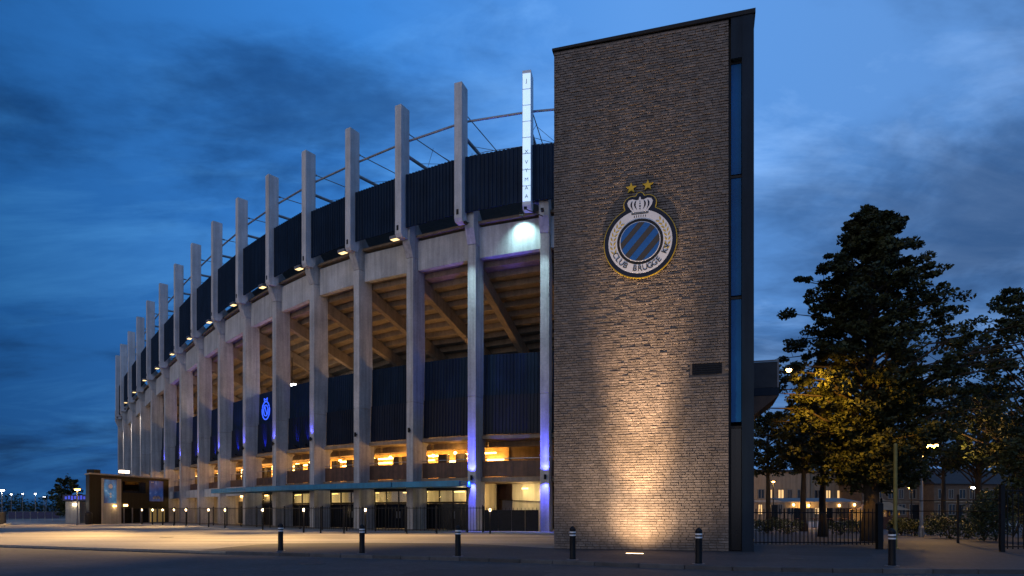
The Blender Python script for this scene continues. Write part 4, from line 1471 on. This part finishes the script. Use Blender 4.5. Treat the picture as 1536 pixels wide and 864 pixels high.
# street lamps
def street_lamp(name, p, h, label, m, power, col, arm=0.0, armdir=(1, 0), group=None, mast_m=M_grey, r=.05, glow=.12):
    root = empty(name, p, label, 'street lamp', group)
    a = Vector((armdir[0], armdir[1], 0))
    obj('pole', B().lathe([(r * 1.8, 0), (r * 1.8, .5), (r * 1.2, .6), (r, h * .98), (r * .6, h)], p, 10), mast_m, root)
    top = p + Vector((0, 0, h))
    if arm:
        hd = top + a * arm + Vector((0, 0, .22))
        obj('arm', B().tube([top - Vector((0, 0, .05)), top + a * arm * .4 + Vector((0, 0, .2)), hd], r * .55, 8), mast_m, root)
    else:
        hd = top + Vector((0, 0, .1))
    obj('lamp_head', B().box(hd + Vector((0, 0, .04)), (.5 + glow, .22 + glow, .07), (a.x, a.y)), mast_m, root)
    obj('lamp_lens', B().lathe([(.02, -.14), (glow, -.11), (glow * 1.4, -.05), (glow * 1.4, .0)], hd, 12), m, root)
    if power:
        light('street_light', 'POINT', hd - Vector((0, 0, .25)), power, col, root, size=.12)
    return root
ORG_ = (1.0, .55, .14)
street_lamp('street_lamp', px_at(116, 64), 3.25, 'orange glowing street lamp beside the gatehouse', M_lampo, 380, ORG_, glow=.16)
street_lamp('street_lamp', px_at(3, 75), 3.5, 'tall white street lamp alone by the dark barrier wall', M_lampwht, 300, (1, .9, .75), glow=.16)
for x, y, Y, lab_ in ((17, 742, 120, 'first past the tall street lamp'), (34, 741, 128, 'second past the tall street lamp'), (53, 741, 120, 'third past the tall street lamp'), (66, 745.5, 135, 'farther one of the close pair'), (69, 746, 120, 'nearer one of the close pair')):
    p = px_at(x, Y)
    street_lamp('car_park_lamp', p, CAMH + (HY - y) / FPX * Y, 'small white lamp post in the car park, ' + lab_, M_lampwht, 60, (1, .9, .75), group='lamps in the far car park', glow=.10)
street_lamp('street_lamp', px_ground(1382, 806), 4.5, 'grey street lamp with curved arm lit over the shrubs', M_lampo, 700, ORG_, arm=.55, armdir=(1, 0), mast_m=M_steel, r=.07, glow=.2)
street_lamp('street_lamp', px_ground(1367, 789), 3.3, 'short dark street lamp with starry orange glow by the pavilion', M_lampo, 800, ORG_, mast_m=M_black, glow=.18)
street_lamp('street_lamp', px_at(1160, 74), 4.4, 'orange street lamp before the cream house next to the tower', M_lampo, 1500, ORG_, mast_m=M_black, glow=.1)
street_lamp('street_lamp', px_ground(1460, 791), 3.15, 'small white lit lamp in front of the dark house row', M_lampwht, 90, (1, .8, .55), mast_m=M_black, glow=.12)
# yellowish pole
pp = px_ground(1343, 823.5)
b = B().lathe([(.065, 0), (.065, 3.72), (.05, 3.78), (.01, 3.80)], pp, 14)
b.lathe([(.12, 0), (.12, .03), (.066, .05)], pp, 14)
tag(obj('plain_pole', b, mat('faded_yellow_paint', (.20, .16, .035), .6, var=.3, scale=4, stain=.3)), 'plain yellowish pole without a lamp behind a bollard', 'pole')

# barrier wall at far left
bw = empty('barrier_wall', px_ground(0, 793), 'low dark barrier wall with white kerb at the edge of the plaza', 'wall')
a, c = px_ground(-60, 803.5), px_ground(12, 786.5)
u = (c - a).normalized()
L = (c - a).length
nseg = 8
for q in range(nseg):
    m_ = a + u * (L * (q + .5) / nseg)
    obj('wall_panel', B().box(m_ + Vector((-.3, 0, .60)), (L / nseg - .02, .22, 1.2), (u.x, u.y)), M_black, bw)
    obj('white_kerb', B().box(m_ + Vector((.15, 0, .07)), (L / nseg - .03, .3, .14), (u.x, u.y)), mat('white_kerb_paint', (.45, .43, .4), .8), bw)
# far car-park barriers
for q in range(7):
    p = px_at(18 + 11 * q, 88)
    r_ = empty('banner_barrier', p, 'dark blue banner barrier at the car park, %s one counted from the kiosk' % ORD[7 - q], 'barrier', 'banner barriers at the car park')
    obj('banner', B().box(p + Vector((0, 0, .72)), (.86, .03, .85)), mat('navy_banner', (.012, .018, .075), .6, var=.5, scale=5), r_)
    obj('frame', B().tube([p + Vector((-.44, 0, 0)), p + Vector((-.44, 0, 1.18)), p + Vector((.44, 0, 1.18)), p + Vector((.44, 0, 0))], .025, 6), M_steel, r_)
# litter bin by the gatehouse
bp2 = px_ground(133, 786.6)
lb = empty('litter_bin', bp2, 'black litter bin standing left of the pale gatehouse pier', 'bin')
obj('body', B().lathe([(.26, 0), (.30, .1), (.32, .95), (.30, 1.0)], bp2, 14), M_black, lb)
obj('lid', B().lathe([(.33, 1.0), (.33, 1.06), (.2, 1.2), (.03, 1.24)], bp2, 14), M_black, lb)

# ================================================================== HOUSES AND CAFE (right)
def house(x0, x1, Y, ytop, label, wm, n_win, lit, roofh, rm):
    a, c = px_at(x0, Y), px_at(x1, Y + 2)
    u = (c - a).normalized()
    nrm = Vector((u.y, -u.x, 0))
    L = (c - a).length
    zt_ = CAMH + (HY - ytop) / FPX * Y
    r_ = empty('row_house', (a + c) / 2, label, 'house', 'houses beyond the trees')
    def hb(b, u0, u1, z0, z1, w0, w1):
        f = lambda uu, zz, ww: a + u * uu + nrm * ww + Vector((0, 0, zz))
        return b.hexa([f(u0, z0, w1), f(u1, z0, w1), f(u1, z0, w0), f(u0, z0, w0), f(u0, z1, w1), f(u1, z1, w1), f(u1, z1, w0), f(u0, z1, w0)])
    zw = zt_ - roofh
    obj('wall', hb(B(), 0, L, 0, zw, -7, 0), wm, r_)
    if roofh > .5:
        b = B()
        f = lambda uu, zz, ww: a + u * uu + nrm * ww + Vector((0, 0, zz))
        b.add([f(-.2, zw, .4), f(L + .2, zw, .4), f(L + .2, zw, -7.4), f(-.2, zw, -7.4), f(-.2, zt_, -3), f(L + .2, zt_, -3)],
              [(3, 2, 1, 0), (0, 1, 5, 4), (2, 3, 4, 5), (1, 2, 5), (3, 0, 4)])
        rf = obj('roof', b, rm, r_)
    else:
        rf = obj('roof', hb(B(), -.15, L + .15, zw + .002, zt_, -7.1, .15), rm, r_)
    obj('string_course', hb(B(), .01, L - .01, 2.35, 2.62, .003, .09), M_paleconc if lit else M_cream, r_)
    for fl_ in range(2):
        z0, z1 = ((2.78, 4.0) if fl_ == 1 else (.8, 2.15))
        for q in range(n_win):
            u0 = .5 + q * (L - 1.0) / n_win
            u1 = u0 + (L - 1.0) / n_win * (.68 if (q + fl_) % 2 else .5)
            fr = B()
            for (aa, bb_, cc_, dd_) in ((u0, u1, z1 - .09, z1), (u0, u1, z0, z0 + .09), (u0, u0 + .09, z0 + .092, z1 - .092), (u1 - .09, u1, z0 + .092, z1 - .092), ((u0 + u1) / 2 - .04, (u0 + u1) / 2 + .04, z0 + .092, z1 - .092)):
                hb(fr, aa, bb_, cc_, dd_, .002, .08)
            w_ = obj('window', fr, mat('window_frame_paint', (.20, .17, .13), .7), r_)
            litq = lit and ((q * 7 + fl_ * 3) % 5 in (0, 2))
            obj('pane', hb(B(), u0 + .095, u1 - .095, z0 + .095, z1 - .095, .004, .02), emit('lit_room', (1.0, .62, .25), 1.0) if litq else mat('dark_pane', (.02, .022, .025), .1, spec=.6), w_)
    for q in range(2 if n_win > 3 else 1):
        u0 = L * (.3 + .4 * q)
        d_ = obj('door', hb(B(), u0, u0 + .9, 0, 2.05, .081, .1), M_black, r_)
    return r_
house(1131, 1215, 84, 704, 'cream flat roofed house lit warm between the tower and the trees', M_cream, 5, True, .3, M_roof)
house(1216, 1292, 87, 706, 'cream flat roofed house hidden behind the big tree trunks', M_cream, 4, True, .3, M_roof)
house(1293, 1400, 84, 700, 'brown brick house with dark pitched roof behind the pavilion', M_brickdk, 6, False, 2.1, M_roof)
house(1401, 1505, 84, 700, 'dark brick house with pitched roof behind the shrubs', M_brickdk, 6, False, 2.1, M_roof)
house(1506, 1700, 88, 704, 'dark house with pitched roof behind the tall bar gate', M_brickdk, 8, False, 2.1, M_roof)
# cafe terrace awning
def awning():
    Yc = 52
    a, c = px_at(1178, Yc), px_at(1292, Yc)
    r_ = empty('cafe_awning', (a + c) / 2, 'long pale awning with small lamps over the cafe terrace', 'awning')
    za, zb_ = CAMH + (HY - 762) / FPX * Yc, CAMH + (HY - 752.5) / FPX * Yc
    mw = mat('pale_awning_cloth', (.22, .19, .16), .8, var=.12, scale=2)
    nv = 6
    L = c.x - a.x
    for q in range(nv):
        x0 = a.x + L * q / nv + .02
        x1 = a.x + L * (q + 1) / nv - .02
        b = B().hexa([(x0, Yc, za), (x1, Yc, za), (x1, Yc + .05, za), (x0, Yc + .05, za), (x0, Yc, zb_ - .02), (x1, Yc, zb_ - .02), (x1, Yc + .05, zb_ - .02), (x0, Yc + .05, zb_ - .02)])
        b.hexa([(x0, Yc, zb_ - .018), (x1, Yc, zb_ - .018), (x1, Yc + 3, zb_ + .3), (x0, Yc + 3, zb_ + .3), (x0, Yc, zb_), (x1, Yc, zb_), (x1, Yc + 3, zb_ + .33), (x0, Yc + 3, zb_ + .33)])
        obj('awning_cloth', b, mw, r_)
    for q in range(5):
        x_ = a.x + L * q / 4
        obj('post', B().lathe([(.04, 0), (.04, za)], (x_, Yc + .1, 0), 8), M_black, r_)
    for q in range(5):
        p = Vector((a.x + L * (q + .5) / 5, Yc - .12, (za + zb_) / 2 - .05 * (q % 2)))
        obj('lantern', B().lathe([(.02, -.1), (.08, -.06), (.08, .06), (.02, .1)], p, 8), M_lampw, r_)
    light('terrace_glow', 'POINT', ((a.x + c.x) / 2 - 1.5, Yc - .5, 1.6), 120, WARM, r_, size=.2)
    light('terrace_glow', 'POINT', ((a.x + c.x) / 2 + 2, Yc + 1.5, 1.4), 120, WARM, r_, size=.2)
    # tables on the terrace
    for q in range(5):
        p = Vector((a.x + .7 + q * (L - 1.4) / 4, Yc + 1.5, 0))
        t_ = empty('cafe_table', p, 'small round table under the pale awning, %s one from the tower end' % ('first', 'second', 'third', 'fourth', 'fifth')[q], 'table', 'tables on the cafe terrace')
        obj('table_top', B().lathe([(.38, .70), (.40, .715), (.40, .735), (.38, .745)], p, 14), M_wood, t_)
        obj('leg', B().lathe([(.2, 0), (.2, .03), (.03, .06), (.03, .70)], p, 10), M_black, t_)
awning()
def pavilion():
    Yc = 50
    c = px_at(1334, Yc)
    r_ = empty('garden_pavilion', c, 'small lit pavilion with a tent shaped roof behind the pole', 'pavilion')
    ze = CAMH + (HY - 766) / FPX * Yc + .05
    zt_ = CAMH + (HY - 748) / FPX * Yc + .15
    w = 1.55
    b = B()
    prof = [(1.0, 0), (.62, .32), (.3, .66), (.03, 1.0)]
    vs, fs = [], []
    for r0, f_ in prof:
        for sx, sy in ((-1, -1), (1, -1), (1, 1), (-1, 1)):
            vs.append((c.x + sx * w * r0, c.y + 1.5 + sy * w * r0, ze + f_ * (zt_ - ze)))
    for k in range(3):
        for q in range(4):
            fs.append((k * 4 + q, k * 4 + (q + 1) % 4, k * 4 + 4 + (q + 1) % 4, k * 4 + 4 + q))
    fs += [(3, 2, 1, 0), (12, 13, 14, 15)]
    b.add(vs, fs)
    obj('roof', b, mat('tan_tent_cloth', (.36, .25, .14), .8, var=.15, scale=2), r_)
    for sx, sy in ((-1, -1), (1, -1), (1, 1), (-1, 1)):
        obj('post', B().lathe([(.05, 0), (.05, ze)], (c.x + sx * (w - .12), c.y + 1.5 + sy * (w - .12), 0), 8), M_wood, r_)
    for q in range(4):
        obj('counter_panel', B().box((c.x - 1.05 + q * .7, c.y + .1, .45), (.68, .05, .9)), M_wood, r_)
    for q in range(7):
        p = Vector((c.x - 1.1 + q * .36, c.y + .55, .98))
        obj('bottle', B().lathe([(.04, 0), (.04, .2), (.015, .26), (.015, .32)], p, 8), M_white if q % 2 else M_gold, r_)
    obj('back_panel', B().box((c.x, c.y + 2.8, .75), (2.6, .06, 1.5)), M_plaster, r_)
    light('pavilion_light', 'POINT', (c.x, c.y + 1.2, 1.25), 55, WARM, r_, size=.12)
    obj('pendant', B().lathe([(.03, -.06), (.08, 0), (.03, .06)], (c.x, c.y + 1.2, ze - .12), 8), M_lampw, r_)
pavilion()

# ================================================================== TREES
def leaves(b, centre, rx, rz, n, size, rnd):
    for _ in range(n):
        while True:
            p = Vector((rnd.uniform(-1, 1), rnd.uniform(-1, 1), rnd.uniform(-1, 1)))
            if p.length < 1:
                break
        p = Vector((p.x * rx, p.y * rx, p.z * rz)) + centre
        s_ = size * rnd.uniform(.6, 1.25)
        d = Vector((rnd.gauss(0, 1), rnd.gauss(0, 1), rnd.gauss(-.35, .6))).normalized()
        w = d.cross(Vector((rnd.gauss(0, 1), rnd.gauss(0, 1), rnd.gauss(0, 1)))).normalized()
        nrm = d.cross(w)
        o = len(b.v)
        b.v += [p - d * s_ * .5, p + w * s_ * .34 + nrm * s_ * .08, p + d * s_ * .55, p - w * s_ * .34 + nrm * s_ * .08]
        b.f.append((o, o + 1, o + 2))
        b.f.append((o, o + 2, o + 3))
def tree(name, label, base, height, env, z_lo, n_branch, clump_n, leaf, leafmat, seed, trunk_r=.22, up=.25, clump_r=.5, lean=(0, 0), group=None, sub=4, droop=0.0, fill=.35):
    """env(f) gives the crown radius at relative height f between z_lo and height; azimuth wobble makes the outline uneven"""
    rnd = random.Random(seed)
    root = empty(name, base, label, 'tree', group)
    base = Vector(base)
    # trunk
    tp, n = [], 9
    for k in range(n):
        f = k / (n - 1)
        tp.append(base + Vector((lean[0] * f + rnd.uniform(-.06, .06) * height * .06, lean[1] * f + rnd.uniform(-.06, .06) * height * .06, f * height * .93)))
    tp[0] = base.copy()
    rs = [trunk_r * (1.35 if k == 0 else 1.0) * (1 - .92 * k / (n - 1)) + .015 for k in range(n)]
    tr = B().tube(tp, rs, 10)
    obj('trunk', tr, M_bark, root, smooth=True)
    def axis(z):
        f = max(0, min(.999, (z - base.z) / (height * .93))) * (n - 1)
        k = int(f)
        return tp[k].lerp(tp[k + 1], f - k)
    br, lf = B(), B()
    az = rnd.uniform(0, 6.28)
    lobes = [(rnd.uniform(0, 6.28), rnd.uniform(.0, 1.0), rnd.uniform(.62, 1.34)) for _ in range(18)]
    for q in range(n_branch):
        f = (q + rnd.uniform(.1, .9)) / n_branch
        f = f ** 1.05
        zc = z_lo + (height - z_lo) * f
        az += 2.399 + rnd.uniform(-.35, .35)
        r_ = env(f) * rnd.uniform(.58, 1.14)
        for la, lff, lr in lobes:
            dA = (az - la + math.pi) % (2 * math.pi) - math.pi
            if abs(dA) < .7 and abs(f - lff) < .12:
                r_ *= lr
        tip = axis(zc) + Vector((math.cos(az) * r_, math.sin(az) * r_, 0))
        st = axis(max(base.z + z_lo * .55, zc - r_ * up - .3))
        mid = st.lerp(tip, .5) + Vector((0, 0, r_ * .10))
        tip.z -= droop * r_
        br.tube([st, mid, tip], [max(.02, trunk_r * .30 * (1 - f * .7)), max(.015, trunk_r * .18 * (1 - f * .7)), .008], 5)
        for s_ in range(sub):
            t = fill + (1 - fill) * (s_ + rnd.uniform(.2, 1)) / sub
            c_ = (st.lerp(mid, t * 2) if t < .5 else mid.lerp(tip, t * 2 - 1))
            off = Vector((rnd.gauss(0, 1), rnd.gauss(0, 1), rnd.gauss(0, .7))) * (clump_r * .75 * (1 - .45 * f))
            if s_ == sub - 1:
                off *= .3
            cr_ = clump_r * rnd.uniform(.55, 1.2) * (1 - .5 * f)
            br.tube([c_, c_ + off], [.014, .006], 4)
            leaves(lf, c_ + off, cr_, cr_ * .55, int(clump_n * rnd.uniform(.6, 1.3)), leaf, rnd)
    leaves(lf, axis(height * .92 + base.z) + Vector((0, 0, .2)), clump_r * .5, clump_r * 1.2, int(clump_n * 1.5), leaf, rnd)
    obj('branches', br, M_bark, root)
    obj('crown', lf, leafmat, root)
    return root
def env_big(f):
    pts = [(0, 2.0), (.10, 3.5), (.25, 4.5), (.42, 4.6), (.55, 3.9), (.68, 2.9), (.80, 1.85), (.92, .85), (1.0, .1)]
    for (a, ra), (c, rc) in zip(pts[:-1], pts[1:]):
        if f <= c:
            return ra + (rc - ra) * (f - a) / (c - a)
    return .25
env_round = lambda f: max(.12, math.sin(min(1, .12 + f * .88) * math.pi) ** .6)
tb = px_ground(1306, 812)
tree('lime_tree', 'large dark conical tree lit orange on its tower side', tb, 15.5, env_big, 3.0, 250, 70, .185, M_leaf, 11, trunk_r=.34, sub=5, clump_r=.52, up=.35, droop=.08)
tb2 = px_ground(1234, 805)
tree('street_tree', 'slim trunked dark tree left of the large conical tree', tb2, 7.9, lambda f: 2.5 * env_round(f), 4.0, 46, 46, .19, M_leaf, 21, trunk_r=.2, sub=4, clump_r=.5)
tb3 = px_ground(1205, 797)
tree('street_tree', 'dark street tree rising just beside the tower behind the gate', tb3, 8.8, lambda f: 2.9 * env_round(f), 4.3, 46, 46, .2, M_leaf, 22, trunk_r=.22, sub=4, clump_r=.55)
tree('garden_tree', 'dark tree tucked behind the tower edge over the flat roofed houses', px_at(1152, 46), 8.2, lambda f: 2.3 * env_round(f), 4.2, 34, 40, .2, M_leaf, 23, trunk_r=.18, sub=4, clump_r=.5)
tree('ash_tree', 'tall airy dark tree rising behind the tall bar gate', px_at(1548, 33), 12.8, lambda f: 5.2 * env_round(f), 4.2, 100, 44, .2, M_leaf2, 31, trunk_r=.28, sub=5, clump_r=.55, up=.7, fill=.3)
tree('ash_tree', 'broad dark tree standing behind the curved arm street lamp', px_at(1468, 44), 9.8, lambda f: 4.2 * env_round(f), 4.6, 60, 36, .22, M_leaf2, 32, trunk_r=.24, sub=5, clump_r=.6, up=.5)
tree('garden_tree', 'small dark tree between the conical tree and the broad one', px_at(1415, 52), 8.2, lambda f: 3.0 * env_round(f), 4.9, 34, 36, .22, M_leaf2, 33, trunk_r=.2, sub=4, clump_r=.55, up=.5)
tree('garden_tree', 'leafy dark tree lit orange above the tall bar gate', px_at(1545, 26.5), 4.6, lambda f: 1.6 * env_round(f), 1.6, 30, 40, .16, M_leaf, 34, trunk_r=.12, sub=4, clump_r=.4)
tree('car_park_tree', 'dark spreading tree behind the orange lamp near the gatehouse', px_at(101, 84), 5.4, lambda f: 2.5 * env_round(f), 1.4, 36, 36, .26, M_leaf, 35, trunk_r=.16, sub=4, clump_r=.6)
# shrubs
def shrub(name, label, p, r, h, n, seed, leaf=.12, group=None):
    rnd = random.Random(seed)
    root = empty(name, p, label, 'shrub', group)
    st, lf = B(), B()
    for k in range(7):
        a = rnd.uniform(0, 6.28)
        tip = p + Vector((math.cos(a) * r * .7, math.sin(a) * r * .7, h * rnd.uniform(.55, .9)))
        st.tube([p, p.lerp(tip, .5) + Vector((0, 0, .1)), tip], [.02, .014, .006], 5)
        leaves(lf, tip, r * .42, h * .24, n // 14, leaf, rnd)
    leaves(lf, p + Vector((0, 0, h * .48)), r, h * .46, n // 2, leaf, rnd)
    obj('stems', st, M_bark, root)
    obj('foliage', lf, M_hedge, root)
for q, (x, y, r, h, lab) in enumerate((
        (1352, 803, .75, .95, 'low dark shrub right behind the yellowish pole'), (1372, 804, .7, .85, 'low dark shrub at the foot of the curved arm street lamp'),
        (1396, 803, .8, .9, 'low rounded shrub just past the curved arm street lamp'), (1425, 808, .95, 1.15, 'broad low shrub beside the wire fence middle post'),
        (1452, 808, .9, 1.1, 'broad low shrub between the wire fence post and the tall shrubs'), (1476, 812, .9, 1.9, 'tall bushy shrub at the outer end of the tall planting'),
        (1494, 812, .8, 2.2, 'tallest bushy shrub next to the thick post of the tall gate'), (1520, 806, 1.0, 2.0, 'wide tall shrub seen through the bars of the tall gate'),
        (1150, 800, .9, .9, 'low shrub behind the sliding gate next to the tower'), (1180, 801, .9, .8, 'low shrub behind the sliding gate before the first slim trunk'),
        (1262, 802, .9, .8, 'low shrub behind the sliding gate between two tree trunks'), (1290, 800, .8, .8, 'low shrub beside the thick trunk of the conical tree'))):
    shrub('shrub', lab, px_ground(x, y), r, h, 1100 if h < 1.6 else 1700, 50 + q, group='shrubs beyond the gates')
# far hedge line at the car park, one dark mass
rnd = random.Random(77)
lf = B()
for q in range(60):
    x = -70 + q * 1.6 - 60 * 0
    p = Vector((-130 + q * 1.75, 150 + rnd.uniform(-4, 4), rnd.uniform(.8, 3.2)))
    leaves(lf, p, 2.6, 2.2, 240, .5, rnd)
o = obj('far_hedge', lf, M_leaf)
tag(o, 'dark line of trees and hedges beyond the car park', 'hedge', kind='stuff')

# ------------------------------------------------------------------ covers and repairs in the ground
M_iron = mat('cast_iron_cover', (.035, .034, .034), .6, metal=.4, var=.3, scale=8)
def cover(x, y, z, r, label):
    p = px_ground(x, y, z)
    rt = empty('manhole_cover', p, label, 'cover', 'iron covers in the ground')
    obj('rim', B().lathe([(r, 0), (r, .008), (r - .05, .010)], p, 20), M_kerb, rt)
    obj('lid', B().lathe([(r - .06, .0105), (r - .06, .013), (r - .09, .014)], p, 20), M_iron, rt)
cover(470, 846, ROADZ, .34, 'round iron manhole cover in the road before the second bollard')
cover(1190, 838, .004, .30, 'round iron manhole cover in the pavement before the sliding gate')
cover(250, 806, 0.0, .34, 'round iron manhole cover in the lit plaza concrete')
M_patch = mat('fresh_asphalt_patch', (.032, .031, .033), .8, var=.2, scale=3, fine=.3)
def patch(pts, z):
    sheet('repair_patch', [(p_.x, p_.y) for p_ in [px_ground(x, y, z) for x, y in pts]], z, M_patch)
patch([(640, 853), (830, 858), (800, 868), (600, 862)], ROADZ + .004)
patch([(1180, 827), (1300, 829), (1310, 835), (1185, 833)], .008)
patch([(905, 832.5), (1005, 834), (1005, 840), (900, 838)], .008)
